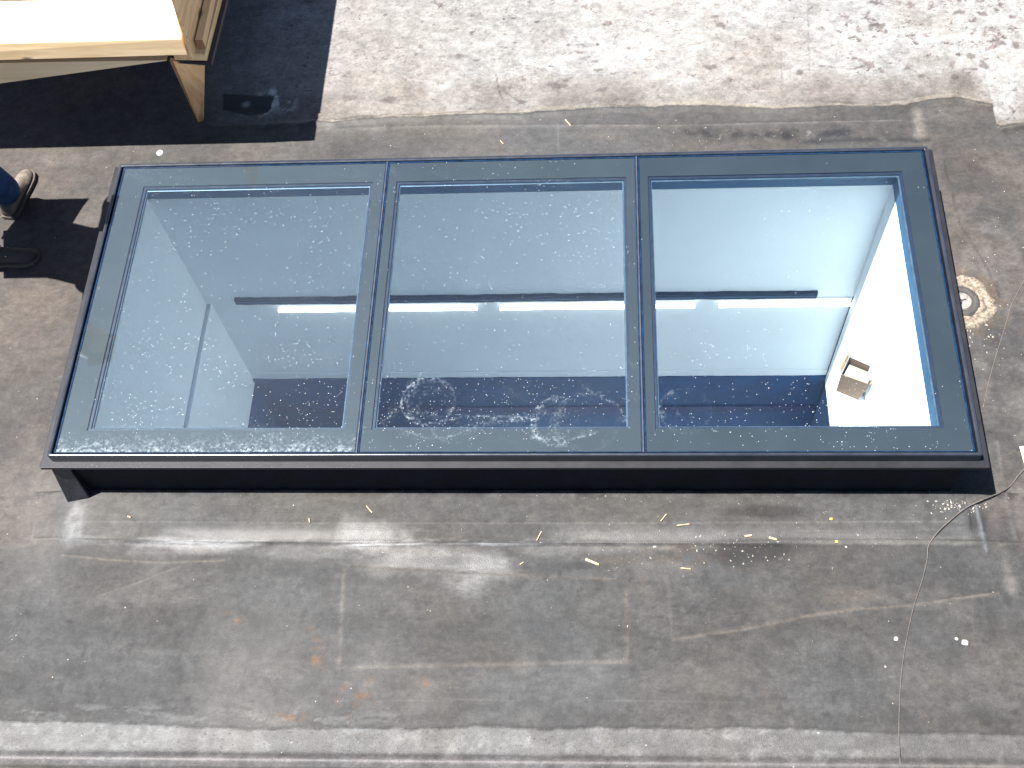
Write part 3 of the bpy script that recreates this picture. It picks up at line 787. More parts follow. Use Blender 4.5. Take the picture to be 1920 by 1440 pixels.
    me.polygons.foreach_set('use_smooth', np.ones(len(fa), bool))
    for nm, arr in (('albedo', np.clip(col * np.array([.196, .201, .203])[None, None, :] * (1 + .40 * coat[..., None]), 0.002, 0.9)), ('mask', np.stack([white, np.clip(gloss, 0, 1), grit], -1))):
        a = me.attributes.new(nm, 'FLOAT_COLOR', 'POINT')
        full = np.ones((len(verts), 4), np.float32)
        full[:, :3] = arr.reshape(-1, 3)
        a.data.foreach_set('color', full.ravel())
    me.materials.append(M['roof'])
    o = link(bpy.data.objects.new('ground', me))
    tag(o, 'weathered grey roof membrane with worn white coating and patches', 'roof', kind='structure')
    return verts[:, 2].reshape(nx, ny), xs, ys

ZR, XS, YS = build_roof()
def roof_z(x, y):
    i = int(np.clip(np.searchsorted(XS, x), 0, len(XS) - 1)); j = int(np.clip(np.searchsorted(YS, y), 0, len(YS) - 1))
    return float(ZR[i, j])

# ------------------------------------------------------------------ skylight
sk = empty('skylight', (2.0, 0.817, ROOF))
tag(sk, 'long black framed flat skylight of three glass panes on a dark curb', 'skylight')
S0 = Vector((2.0, 0.817, ROOF))
def sk_part(mb, name, mat, parent=None, **k):
    mb.v = [(Vector(v) - S0) for v in mb.v]
    return mb.build(name, mat, parent or sk, **k)

W, D = 4.0, 1.634
sk_part(MB().ring((CX0, CX1, CY0, CY1), (0.040, 3.910, 0.018, 1.618), ROOF - 0.05, -0.0805), 'curb', M['curb_out'])
# near-left corner flashing, folded over the curb foot
p0 = at(122, 890, -0.22); p1 = at(168, 890, -0.22); q0 = at(128, 945, ROOF + .01); q1 = at(172, 940, ROOF + .01)
mb = MB()
mb.hexa([(q0.x, q0.y, q0.z), (q1.x, q1.y, q1.z), (q1.x, 0.05, q1.z), (q0.x - .005, 0.05, q0.z),
         (-0.025, -0.008, -0.10), (0.06, -0.008, -0.10), (0.06, 0.05, -0.10), (-0.025, 0.05, -0.10)])
sk_part(mb, 'corner_flashing', M['tar'], bevel=0.004)
sk_part(MB().ring((0.052, 3.898, 0.02, 1.606), (0.070, 3.880, 0.034, 1.588), -0.234, -0.012), 'curb_lining', M['curb_in'])
# flange and cap
sk_part(MB().ring((-0.050, 4.040, -0.030, 1.662), (0.05, 3.90, 0.018, 1.608), -0.080, -0.060), 'flange', M['alu_flange'], bevel=0.0025)
sk_part(MB().ring((0.0, 4.0, 0.0, D), (0.017, 3.983, 0.014, D - 0.020), -0.0595, 0.0), 'frame_cap', M['alu'], bevel=0.006, seg=4)

panes = [(0.034, 1.371), (1.390, 2.600), (2.621, 3.966)]
clear = [(0.152, 1.317), (1.433, 2.559), (2.662, 3.863)]
PY0, PY1, GY0, GY1 = 0.020, 1.604, 0.128, 1.490

def dust_attr(me, X, Y, i):
    c_in = clear[i]
    dens = 0.12 + 0.35 * sstep(.40, .75, fbm(X, Y, 2.2, 500 + i))
    lowf = sstep(0.75, 0.10, Y)
    if i == 0: dens = 0.22 + 0.5 * sstep(.35, .7, fbm(X, Y, 2.0, 505)) * (0.5 + lowf)
    if i == 1: dens = 0.14 + 0.30 * sstep(.4, .7, fbm(X, Y, 2.0, 507)) + 0.45 * lowf
    if i == 2: dens = 0.05 + 0.40 * lowf
    dens *= 0.25 + 1.9 * sstep(.35, .75, fbm(X, Y, 6, 511)) * sstep(.2, .7, fbm(X, Y, 19, 513))
    inner = sstep(c_in[0] - .02, c_in[0] + .02, X) * sstep(c_in[1] + .02, c_in[1] - .02, X) * sstep(1.50, 1.47, Y)
    dens *= 0.45 + 0.55 * inner
    smear = 0.03 * sstep(.60, .85, fbm(X * 0.7 + Y * 1.3, Y - X * .3, 6, 520 + i)) * (1.0 if i < 2 else 0.2)
    film = (0.022, 0.012, 0.003)[i] * (0.6 + 0.8 * fbm(X, Y, 1.6, 530 + i)) * np.ones_like(X)
    # thick dried scum at the foot of the left pane
    if i == 0:
        smear += 0.26 * sstep(0.14, 0.02, Y) * sstep(.42, .7, fbm(X, Y * 2, 30, 540)) * (.4 + fbm(X, Y, 5, 542)) + 0.08 * sstep(.14, .02, Y)
        smear += 0.5 * np.exp(-((Y - 0.022) / 0.012) ** 2) * fbm(X, Y, 20, 541)
    # suction-cup rings and wipe marks
    rings = [(1, 803, 752, .118, .9, 0, 360), (1, 1048, 790, .118, .75, 60, 290), (1, 858, 782, .125, .30, 190, 350), (1, 1100, 790, .14, .22, 0, 360), (2, 1285, 770, .11, .28, 0, 360)]
    for (pi, u, v, r, a, a0, a1) in rings:
        if pi != i: continue
        c = at(u, v, -0.006)
        q = np.hypot(X - c.x, Y - c.y); ang = (np.degrees(np.arctan2(Y - c.y, X - c.x)) + 360) % 360
        am = ((ang > a0) & (ang < a1)).astype(float) if (a0, a1) != (0, 360) else 1.0
        q2 = q + 0.006 * (fbm(X, Y, 20, 560) - .5)
        rim = np.exp(-((q2 - r) / 0.0030) ** 2) * 0.50 + np.exp(-((q2 - r * .93) / 0.010) ** 2) * 0.55 * sstep(.42, .66, fbm(X, Y, 26, 563))
        for f in (.78, .62, .45, .3):
            rim = rim + 0.22 * np.exp(-((q2 - r * f) / 0.0032) ** 2) * sstep(.42, .58, fbm(X, Y, 18, 565))
        leftside = 0.35 + 0.65 * sstep(0.3 * r, -0.8 * r, X - c.x)
        smear += rim * a * am * leftside * .6
        smear += a * 0.12 * sstep(r, r * .8, q) * sstep(.60, .75, fbm(X, Y, 34, 570))
    if i == 1:
        for pts in ([(1, 1), (760, 808), (800, 822), (850, 818), (900, 795), (985, 784), (1010, 786)], [(1, 1), (720, 790), (750, 762), (790, 700)], [(1, 1), (830, 790), (870, 780), (985, 782)],
                    [(1, 1), (1000, 820), (1060, 826), (1120, 812)], [(1, 1), (1100, 730), (1160, 760), (1175, 790)]):
            d, _ = seg_dist(X, Y, px(pts[1:], -0.006))
            smear += 0.16 * np.exp(-(d / 0.004) ** 2) + 0.08 * np.exp(-(d / 0.02) ** 2) * sstep(.5, .7, fbm(X * 3, Y * 3, 9, 580))
    full = np.ones((X.size, 4), np.float32)
    full[:, 0] = np.clip(dens, 0, 1).ravel(); full[:, 1] = np.clip(smear, 0, 1).ravel(); full[:, 2] = np.clip(film, 0, 1).ravel()
    a = me.attributes.new('dust', 'FLOAT_COLOR', 'POINT'); a.data.foreach_set('color', full.ravel())

names = ['left hand pane, filmed with dust and dried scum along its lower edge', 'middle pane marked with round suction cup prints', 'right hand pane, the cleanest of the three']
for i in range(3):
    a, b_ = panes[i]; c, d_ = clear[i]
    xs = np.arange(a, b_ + 1e-6, (b_ - a) / 220); ys = np.linspace(PY0, PY1, 260)
    X, Y = np.meshgrid(xs, ys, indexing='ij')
    # toughened glass is never dead flat
    Z = -0.006 + 0.00035 * (fbm(X, Y, 3, 600 + i) - .5)
    idx = np.arange(X.size).reshape(X.shape)
    vs = np.stack([X - S0.x, Y - S0.y, Z - S0.z], -1).reshape(-1, 3)
    fa = np.stack([idx[:-1, :-1], idx[1:, :-1], idx[1:, 1:], idx[:-1, 1:]], -1).reshape(-1, 4)
    me = bpy.data.meshes.new('glass_pane')
    me.from_pydata(vs.tolist(), [], fa.tolist())
    for p in me.polygons: p.use_smooth = True
    dust_attr(me, X, Y, i)
    me.materials.append(M['glass'])
    g = link(bpy.data.objects.new('glass_pane', me)); g.parent = sk
    g['label'] = names[i]
    fb = MB().ring((a, b_, PY0, PY1), (c, d_, GY0, GY1), -0.012, -0.0085)
    sk_part(fb, 'enamel_border', M['frit'], g)
    sk_part(MB().ring((c - .02, d_ + .02, GY0 - .02, GY1 + .02), (c + .013, d_ - .013, GY0 + .013, GY1 - .013), -0.024, -0.016), 'sealant', M['seal'], g)
    sk_part(MB().ring((c + .010, d_ - .010, GY0 + .010, GY1 - .010), (c + .020, d_ - .020, GY0 + .020, GY1 - .020), -0.034, -0.025), 'spacer', M['spacer'], g, bevel=.002)
    sk_part(MB().ring((a - .006, b_ + .006, PY0 - .003, PY1 + .006), (a + .001, b_ - .001, PY0 + .001, PY1 - .001), -0.026, -0.0045), 'glass_edge', M['edge_blue'], g)
# tray under the border, closes the gaps between the panes
mb = MB()
mb.ring((0.016, 3.984, 0.013, 1.614), (0.120, 3.895, 0.060, 1.560), -0.058, -0.040)
sk_part(mb, 'glazing_bed', M['seal'])
for x, w_ in ((1.3805, 0.010), (2.6105, 0.010)):
    mb = MB().box(x - .030, x + .030, 0.065, 1.555, -0.11, -0.036)
    o = sk_part(mb, 'mullion', M['curb_in'])
    mb = MB().box(x - w_ / 2, x + w_ / 2 - 0.003, 0.016, 1.612, -0.0355, -0.001)
    c_ = sk_part(mb, 'joint_cover', M['joint'], o, bevel=0.0015)

# ------------------------------------------------------------------ light well below
lw = empty('light_well', (2.0, 0.8, -2.2))
L0 = Vector((2.0, 0.8, -2.2))
tag(lw, 'white plastered light well seen through the skylight glass', 'light well')
def lw_part(mb, name, mat, parent=None, **k):
    mb.v = [(Vector(v) - L0) for v in mb.v]
    return mb.build(name, mat, parent or lw, **k)
x0, x1, y0, y1, zt, zl, zf = 0.071, 3.879, 0.035, 1.587, -0.236, -1.27, -2.20
XB0, XB1 = 0.092, 3.862     # lower room a touch narrower
lw_part(MB().box(x0 - .028, x1 + .028, y1, y1 + .028, zl + .018, zt), 'far_wall', M['wall'])
lw_part(MB().box(x0 - .028, x0, y0, y1 - .001, zl + .018, zt), 'side_wall', M['wall'])
lw_part(MB().box(x1, x1 + .028, y0, y1 - .001, zf - .05, zt), 'side_wall', M['wall'])
lw_part(MB().box(x0 - .028, x1 + .028, y0 - .014, y0 - .001, zf - .05, zt), 'near_wall', M['wall'])
low_far = MB().box(x0 - .15, x1 - .001, y1 + .012, y1 + .16, zf - .05, zl + .006)
lw_part(low_far, 'lower_far_wall', M['wall'])
lw_part(MB().box(x0 - .15, XB0, y0, y1 + .011, zf - .05, zl + .006), 'lower_side_wall', M['wall'])
# recessed dark joint between upper and lower walls
lw_part(MB().box(x0 - .15, x1 - .001, y1 + .020, y1 + .12, zl + .0065, zl + .0175).box(x0 - .15, x0 - .006, y0, y1 + .019, zl + .0065, zl + .0175), 'shadow_joint', M['ledge'])
# skirting with its thin shadow line
sb = MB()
sb.box(XB0, x1 - .001, y1 + .008, y1 + .0115, zf, zf + .075)
lw_part(sb, 'skirting', M['wall'], bevel=.003)

# dark navy storey below the white walls, with an added floor bouncing sun up
zg = -3.35
lw_part(MB().box(XB0, x1, y1 + .001, y1 + .15, zg, zf - .0005), 'navy_far_wall', M['floorc'])
lw_part(MB().box(x0 - .15, XB0 - .001, y0, y1 + .15, zg, zf - .051), 'navy_side_wall', M['floorc'])
lw_part(MB().box(x1 + .001, x1 + .15, y0, y1 + .15, zg, zf - .051), 'navy_side_wall', M['navy_shaded'])
lw_part(MB().box(x0 - .15, x1 + .15, y0 - .15, y0 - .001, zg, zf - .051), 'navy_near_wall', M['floorc'])
zr0 = -2.62
lw_part(MB().box(XB0 + .01, x1 - .01, y1 - .010, y1 + .0005, zr0 - .06, zr0 + .02), 'dado_rail', M['red'])
mb = MB().box(x0 - .2, x1 + .2, y0 - .2, y1 + .2, zg - .10, zg - .001)
fl = mb.build('floor', M['bounce_floor']); tag(fl, 'unseen pale floor added below the light well to bounce sunlight up', 'floor', kind='structure')

# dark bar above the tube lights, its edge uneven
def wavy_bar(name, xa, xb, yb, yf, z0, z1, amp, mat, parent=None, org=Vector((0, 0, 0)), seed=0, n=150):
    xs = np.linspace(xa, xb, n)
    nz = (fbm(xs, xs * 0 + 3.3, 9, 700 + seed, 3) - .5) * 2 * amp
    nz2 = (fbm(xs, xs * 0 + 9.3, 9, 720 + seed, 3) - .5) * 2 * amp
    vs, fs = [], []
    for i in range(n):
        vs += [(xs[i], yb, z0 + nz[i]), (xs[i], yf, z0 + nz[i]), (xs[i], yf, z1 + nz2[i]), (xs[i], yb, z1 + nz2[i])]
    for i in range(n - 1):
        a = i * 4
        for k in range(4):
            fs.append((a + k, a + (k + 1) % 4, a + 4 + (k + 1) % 4, a + 4 + k))
    fs += [(0, 1, 2, 3), tuple((n - 1) * 4 + k for k in (3, 2, 1, 0))]
    return mesh_obj(name, [Vector(v) - org for v in vs], fs, mat, parent)

wavy_bar('navy_band_edge', XB0 + .0005, x1 - .001, y1 + .0078, y1 + .0040, zf - .06, zf + .004, 0.007, M['floorc'], lw, L0, 5)
bar = empty('ceiling_track', (1.96, 1.56, -1.22))
tag(bar, 'long dark steel track fixed to the far wall above the tube lights', 'track')
B0 = Vector((1.96, 1.56, -1.22))
wavy_bar('track_body', 0.262, 3.664, 1.5868, 1.566, -1.234, -1.180, 0.009, M['ledge'], bar, B0, 1)
wavy_bar('track_lip', 0.262, 3.664, 1.5658, 1.5635, -1.212, -1.202, 0.004, M['curb_in'], bar, B0, 2)
# tube lights
tubes = [(0.504, 1.702, 'leftmost'), (1.835, 2.978, 'middle'), (3.116, 3.868, 'rightmost')]
for (a, b_, w_) in tubes:
    e = empty('tube_light', ((a + b_) / 2, 1.57, -1.29))
    tag(e, {'leftmost': 'glowing tube light under the dark track, leftmost of the three', 'middle': 'glowing tube light under the dark track, between the other two',
            'rightmost': 'glowing tube light under the dark track, running up to the sunlit wall'}[w_], 'light', 'tube lights in a row on the far wall')
    o_ = Vector(e.location)
    n = 60
    xs = np.linspace(a, b_, n)
    pts = [(x - o_.x, 0.0 - .006, -0.006 + 0.006 * (float(vnoise(np.array([x * 7.]), np.array([.5]), 800)[0]) - .5)) for x in xs]
    rad = [0.0125 + 0.006 * (float(vnoise(np.array([x * 9.]), np.array([2.5]), 801)[0]) - .5) for x in xs]
    tube('glass_tube', pts, .013, M['tube'], e, n=10, radii=rad)
    MB().box(a - o_.x, b_ - o_.x, 0.008, 0.0168, 0.006, 0.036).build('housing', M['wall'], e)

# ------------------------------------------------------------------ wall shelf and cardboard box
zb = -1.30
shx = at(1555, 720, zb).x
ya, yb = at(1567, 733, zb), at(1588, 689, zb)
mb = MB().box(3.722, x1 - .0005, y0 + .001, 1.13, zb - .014, zb - .002)
o = mb.build('wall_ledge', M['wall'], bevel=.002); tag(o, 'narrow white ledge along the sunlit wall, under the cardboard box', 'ledge')
fl_, fr_, bl_ = at(1567, 733, zb), at(1610, 751, zb), None
ux = (fr_ - fl_); wlen = ux.length; ux.normalize(); uy = Vector((-ux.y, ux.x, 0)); uz = Vector((0, 0, 1))
bx = empty('cardboard_box', (fl_.x, fl_.y, zb)); 
tag(bx, 'small open cardboard box with raised flaps standing in the sunlit wall area', 'box')
bx.rotation_euler = (0, 0, math.atan2(ux.y, ux.x))
wl, dp, h = wlen * 0.97, 0.105, 0.200
wt = wl * 1.20
def qwall(mb, a0, b0, a1, b1, t):
    """sheet wall from bottom edge a0-b0 to top edge a1-b1, thickness vector t"""
    t = Vector(t)
    A_, B_, C_, D_ = Vector(a0), Vector(b0), Vector(b1), Vector(a1)
    mb.hexa([A_, B_, B_ + t, A_ + t, D_, C_, C_ + t, D_ + t])
mb = MB()
qwall(mb, (0, 0, 0), (wl, 0, 0), (-.004, -.004, h - .008), (wt, 0, h), (0, .003, 0))
qwall(mb, (0, dp, 0), (wl, dp, 0), (-.002, dp + .006, h + .006), (wt, dp + .004, h), (0, -.003, 0))
qwall(mb, (0, .0032, 0), (0, dp - .0032, 0), (-.004, .0005, h - .008), (-.002, dp + .0005, h + .006), (.003, 0, 0))
qwall(mb, (wl, .0032, 0), (wl, dp - .0032, 0), (wt, .0035, h), (wt, dp - .0005, h), (-.003, 0, 0))
mb.box(.0035, wl - .0035, .0035, dp - .0035, .001, .004)
mb.build('carton', M['card'], bx)
MB().hexa([(.006, .008, h - .045), (wt - .012, .006, h - .045), (wt - .014, dp - .014, h - .040), (.012, dp - .014, h - .040),
           (.006, .008, h - .041), (wt - .012, .006, h - .041), (wt - .014, dp - .014, h - .036), (.012, dp - .014, h - .036)]).build('paper_insert', M['paper_cream'], bx)
mb = MB(); qwall(mb, (wt + .001, .004, h - .001), (wt + .001, dp, h - .001), (wt + .010, .03, h + .02), (wt + .012, dp + .01, h + .05), (.0025, 0, 0)); mb.build('flap', M['card_in'], bx)
mb = MB(); qwall(mb, (-.006, .004, h - .009), (-.004, dp, h + .004), (-.022, .012, h + .030), (-.014, dp, h + .060), (-.0025, 0, 0)); mb.build('flap', M['card_in'], bx)

# ------------------------------------------------------------------ wooden platform at the far left
wp = empty('wooden_platform', (-0.4, 2.6, ROOF))
P0 = Vector((-0.4, 2.6, ROOF))
tag(wp, 'raised timber platform with sloping pale board front, standing in the far left corner', 'platform')
def wp_part(mb, name, mat, **k):
    mb.v = [(Vector(v) - P0) for v in mb.v]
    return mb.build(name, mat, wp, **k)
XL = -1.75; YB = 3.75
A0 = at(352, 103, .30); A1 = at(340, 73, .395); B1 = Vector((0.405, 2.10, 0.66))
Lf0 = at(0, 113, .30); Lf1 = at(0, 82, .395)
def ext(a, b, x):      # extend line a->b to x
    k = (x - a.x) / (b.x - a.x); return a + (b - a) * k
fL0, fL1 = ext(A0, Lf0, XL), ext(A1, Lf1, XL)
# front rail: visible tan face
wp_part(MB().hexa([fL0, A0, A0 + Vector((0, .09, 0)), fL0 + Vector((0, .09, 0)), fL1, A1, A1 + Vector((0, .05, 0)), fL1 + Vector((0, .05, 0))]), 'front_rail', M['pine'], bevel=.002)
# sloping pale board
tl = at(0, 3, .56); tr = at(322, -3, .56); tl2 = ext(tr, tl, XL)
e_ = Vector((0, 0.003, 0.003))
wp_part(MB().hexa([fL1 + e_, A1 + e_, A1 + e_ + Vector((0, .03, -.02)), fL1 + e_ + Vector((0, .03, -.02)),
                   tl2, tr, tr + Vector((0, .03, -.02)), tl2 + Vector((0, .03, -.02))]), 'front_board', M['ply'])
wp_part(MB().hexa([tl2 + Vector((0, .002, .001)), tr + Vector((0, .002, .001)), tr + Vector((0, .05, 0.001)), tl2 + Vector((0, .05, 0.001)),
                   tl2 + Vector((0, .004, .05)), tr + Vector((0, .004, .05)), tr + Vector((0, .05, 0.05)), tl2 + Vector((0, .05, 0.05))]), 'top_rail', M['pine'])
cx_ = lambda z: (n0_ + kk_ * ((z - n0_.z) / kk_.z)).x + .004
n0_ = A0 + Vector((.004, 0, 0)); kk_ = at(321, 0, .66) - n0_
ub0, ub1 = tl2 + Vector((0, .02, .0505)), tr + Vector((0, .02, .0505))
wp_part(MB().hexa([ub0, ub1, ub1 + Vector((0, .03, 0)), ub0 + Vector((0, .03, 0)), ub0 + Vector((0, .03, .118)), ub1 + Vector((0, .03, .118)), ub1 + Vector((0, .06, .118)), ub0 + Vector((0, .06, .118))]), 'upper_board', M['pine'])
wp_part(MB().hexa([Vector((tr.x - .05, tr.y + .055, .38)), Vector((cx_(.38), tr.y + .055, .38)), Vector((cx_(.38), tr.y + .07, .38)), Vector((tr.x - .05, tr.y + .07, .38)), Vector((tr.x - .05, tr.y + .055, .725)), Vector((cx_(.725), tr.y + .055, .725)), Vector((cx_(.725), tr.y + .07, .725)), Vector((tr.x - .05, tr.y + .07, .725))]), 'leak_filler', M['pine_z'])  # added filler, stops sun leaking between board and cheek
# side cheek (near edge runs from the rail up to the top)
n0 = A0 + Vector((.004, .0, 0)); n1 = at(321, 0, .66) ; kk = (n1 - n0) ; n2 = n0 + kk * 1.17
mb = MB()
mb.hexa([n0 - Vector((0, -.004, .025)), n0 + Vector((.018, .004, -.025)), Vector((n0.x + .018, YB, .27)), Vector((n0.x, YB, .27)),
         n2, n2 + Vector((.018, 0, 0)), Vector((n2.x + .018, YB, n2.z)), Vector((n2.x, YB, n2.z))])
wp_part(mb, 'side_board', M['pine_y'])
# roof of the box (out of sight above) and back
tby = tr.y + .075
wp_part(MB().hexa([Vector((XL, tby, n2.z + .002)), Vector((n2.x + .019, tby, n2.z + .002)), Vector((n2.x + .019, YB, n2.z + .002)), Vector((XL, YB, n2.z + .002)),
                   Vector((XL, tby, n2.z + .020)), Vector((n2.x + .019, tby, n2.z + .020)), Vector((n2.x + .019, YB, n2.z + .020)), Vector((XL, YB, n2.z + .020))]), 'top_board', M['ply'])
# bottom plate sticking out past the cheek, cleat lying on it
pz = .255
c0 = at(385, 106, pz); c1 = at(412, 0, pz)
w0 = Vector((n0.x - .05, c0.y - .03, pz))
far = c0 + (c1 - c0) * 4
mb = MB()
xl_ = n0.x - .10
mb.hexa([Vector((xl_, c0.y + .01, pz - .03)), Vector((c0.x, c0.y, pz - .03)), Vector((far.x, YB, pz - .03)), Vector((xl_, YB, pz - .03)),
         Vector((xl_, c0.y + .01, pz + .03)), Vector((c0.x, c0.y, pz + .012)), Vector((far.x, YB, pz + .012)), Vector((xl_, YB, pz + .03))])
wp_part(mb, 'bottom_plate', M['pine_y'], bevel=.002)
wp_part(MB().box(XL, n0.x - .11, A0.y + .10, YB, .285, .299), 'deck', M['pine'])
gx0, gy0 = n0.x + .030, at(372, 90, .275).y
mb = MB().box(gx0, gx0 + .040, gy0, YB - .01, pz + .024, pz + .075)
wp_part(mb, 'cleat', M['pine_y'], bevel=.002)
mb = MB().box(gx0 + .001, gx0 + .039, gy0 - .0035, gy0 - .0005, pz + .025, pz + .074)
wp_part(mb, 'cleat_end', M['endgrain'])
# black felt under the plate with a drooping flap at the corner
mb = MB()
mb.hexa([Vector((xl_, c0.y + .010, pz - .050)), Vector((c0.x + .022, c0.y - .012, pz - .055)), Vector((far.x + .022, YB, pz - .050)), Vector((xl_, YB, pz - .050)),
         Vector((xl_, c0.y + .010, pz - .032)), Vector((c0.x + .022, c0.y - .012, pz - .032)), Vector((far.x + .022, YB, pz - .032)), Vector((xl_, YB, pz - .032))])
wp_part(mb, 'felt_underlay', M['tar'])
f0 = at(318, 114, .20); f1 = at(386, 124, .16); f2 = at(407, 80, .17); f3 = at(402, 60, .2)
mb = MB()
mb.hexa([f0, f1, f2, f3, f0 + Vector((0, .02, .006)), f1 + Vector((-.006, .02, .03)), f2 + Vector((-.02, .0, .02)), f3 + Vector((-.02, .0, .01))])
wp_part(mb, 'felt_flap', M['tar'], bevel=.003)
# tapering board under the front rail
t0 = at(312, 113, .235); t1 = at(0, 118, .25); t2 = at(0, 156, .12)
k = (XL - t0.x) / (t1.x - t0.x)
T1 = t0 + (t1 - t0) * k; T2 = t0 + (t2 - t0) * k
dy = Vector((0, .04, 0))
wp_part(MB().hexa([T2, t0 - Vector((0, 0, .003)), t0 - Vector((0, 0, .003)) + dy, T2 + dy, T1, t0, t0 + dy, T1 + dy]), 'tapered_brace', M['pine_pale'])
# tapering leg standing on the roof
g0 = at(318, 114, .225); g1 = at(383, 122, .19); g2 = at(381, 226, ROOF + .005); g3 = at(372, 231, ROOF + .004)
dy = Vector((0.0, .022, 0))
mb = MB().hexa([g3, g2, g2 + dy, g3 + dy, g0, g1, g1 + dy, g0 + dy])
wp_part(mb, 'leg', M['pine_z'])
# the stiffening edge strip of the leg
dn = Vector((0.0, -.002, 0))
g0b = g0.lerp(g1, .10); g3b = g3.lerp(g2, .45)
wp_part(MB().hexa([g3 + dn, g3b + dn, g3b - dn * .2, g3 - dn * .2, g0 + dn, g0b + dn, g0b - dn * .2, g0 - dn * .2]), 'leg_edge', M['endgrain'])
for (lx, ly) in ((-1.6, 2.35), (-1.6, 3.6), (0.25, 3.6)):
    wp_part(MB().hexa([(lx - .02, ly, ROOF), (lx + .02, ly, ROOF), (lx + .02, ly + .03, ROOF), (lx - .02, ly + .03, ROOF),
                       (lx - .08, ly, .20), (lx + .08, ly, .20), (lx + .08, ly + .03, .20), (lx - .08, ly + .03, .20)]), 'leg', M['pine_z'])

# ------------------------------------------------------------------ person standing left of the skylight
def skin(name, pts, edges, mat, parent, root=0, sub=2):
    me = bpy.data.meshes.new(name)
    me.from_pydata([p[:3] for p in pts], edges, [])
    o = link(bpy.data.objects.new(name, me)); o.parent = parent
    md = o.modifiers.new('skin', 'SKIN')
    sv = me.skin_vertices[0].data
    for i, p in enumerate(pts):
        r = p[3]; sv[i].radius = (r if not isinstance(r, tuple) else r[0], r if not isinstance(r, tuple) else r[1])
        sv[i].use_root = (i == root)
    md.use_smooth_shade = True
    s2 = o.modifiers.new('sub', 'SUBSURF'); s2.levels = sub; s2.render_levels = sub
    me.materials.append(mat)
    return o

pr = empty('person', (-0.82, 1.5, ROOF))
tag(pr, 'person in blue jeans and dusty work boots standing at the left edge', 'person')
PO = Vector((-0.82, 1.5, ROOF))
def L(x, y, z): return (x - PO.x, y - PO.y, z - PO.z)
aL = at(24, 370, -.30); aR = Vector((-0.79, 1.33, -.31))
kL = Vector((aL.x - .07, aL.y - .05, .08)); kR = Vector((-0.79, 1.32, .08))
hip = Vector((-0.86, 1.44, .50))
body = [(*L(hip.x, hip.y, hip.z), (.15, .17)), (*L(-.80, 1.30, .66), (.13, .17)), (*L(-.72, 1.30, .82), (.13, .18)), (*L(-.66, 1.30, .95), (.11, .17)), (*L(-.61, 1.30, 1.03), .055), (*L(-.56, 1.30, 1.10), .06),
        (*L(-.53, 1.30, 1.17), .095), (*L(-.52, 1.30, 1.25), .075),
        (*L(-.66, 1.55, .96), .065), (*L(-.62, 1.66, .72), .05), (*L(-.52, 1.51, .56), .04),
        (*L(-.66, 1.11, .96), .065), (*L(-.62, 1.05, .72), .05), (*L(-.50, 1.15, .54), .04),
        (*L(hip.x, 1.57, .42), .10), (*L(kL.x, kL.y, kL.z), .07), (*L(aL.x, aL.y, -.30), .045),
        (*L(hip.x, 1.37, .42), .10), (*L(kR.x, kR.y, kR.z), .07), (*L(aR.x, aR.y, -.31), .045)]
be = [(0, 1), (1, 2), (2, 3), (3, 4), (4, 5), (5, 6), (6, 7), (3, 8), (8, 9), (9, 10), (3, 11), (11, 12), (12, 13), (0, 14), (14, 15), (15, 16), (0, 17), (17, 18), (18, 19)]
skin('body', body, be, M['skin'], pr)
jn = [(*L(hip.x, hip.y, hip.z + .02), (.165, .19)), (*L(hip.x, 1.58, .40), .125), (*L(kL.x, kL.y, kL.z), .098), (*L(aL.x - .02, aL.y - .02, -.15), .088), (*L(aL.x, aL.y, -.315), .092),
      (*L(hip.x, 1.36, .40), .125), (*L(kR.x, kR.y, kR.z), .098), (*L(aR.x - .02, aR.y, -.16), .088), (*L(aR.x, aR.y, -.325), .092)]
skin('jeans', jn, [(0, 1), (1, 2), (2, 3), (3, 4), (0, 5), (5, 6), (6, 7), (7, 8)], M['jeans'], pr)
jk = [(*L(hip.x + .02, hip.y - .03, .28), (.12, .17)), (*L(-.82, 1.36, .62), (.16, .21)), (*L(-.72, 1.30, .82), (.15, .21)), (*L(-.66, 1.30, .97), (.12, .18)), (*L(-.62, 1.30, 1.02), .08),
      (*L(-.66, 1.56, .95), .095), (*L(-.60, 1.68, .72), .085), (*L(-.50, 1.52, .57), .06), (*L(-.66, 1.10, .95), .085), (*L(-.60, 1.04, .72), .068), (*L(-.48, 1.15, .55), .055)]
skin('jacket', jk, [(0, 1), (1, 2), (2, 3), (3, 4), (3, 5), (5, 6), (6, 7), (3, 8), (8, 9), (9, 10)], M['jacket'], pr)
skin('hair', [(*L(-.555, 1.30, 1.20), .092), (*L(-.53, 1.30, 1.27), .085), (*L(-.60, 1.30, 1.16), .06)], [(0, 1), (0, 2)], M['hair'], pr)
for sgn, wr in ((1, Vector((-.50, 1.51, .54))), (-1, Vector((-.48, 1.15, .52)))):
    hp = [(*L(wr.x, wr.y, wr.z), .03), (*L(wr.x + .05, wr.y, wr.z - .04), (.035, .02))]
    ed = [(0, 1)]
    for f in range(4):
        oy = (f - 1.5) * .02
        hp.append((*L(wr.x + .085, wr.y + oy, wr.z - .075), .010)); hp.append((*L(wr.x + .095, wr.y + oy, wr.z - .105 - .01 * (f in (1, 2))), .008)); hp.append((*L(wr.x + .085, wr.y + oy, wr.z - .128), .007))
        n_ = len(hp); ed += [(1, n_ - 3), (n_ - 3, n_ - 2), (n_ - 2, n_ - 1)]
    hp.append((*L(wr.x + .05, wr.y - sgn * .04, wr.z - .04), .012)); hp.append((*L(wr.x + .075, wr.y - sgn * .055, wr.z - .07), .009)); n_ = len(hp); ed += [(1, n_ - 2), (n_ - 2, n_ - 1)]
    skin('hand', hp, ed, M['skin'], pr, sub=1)

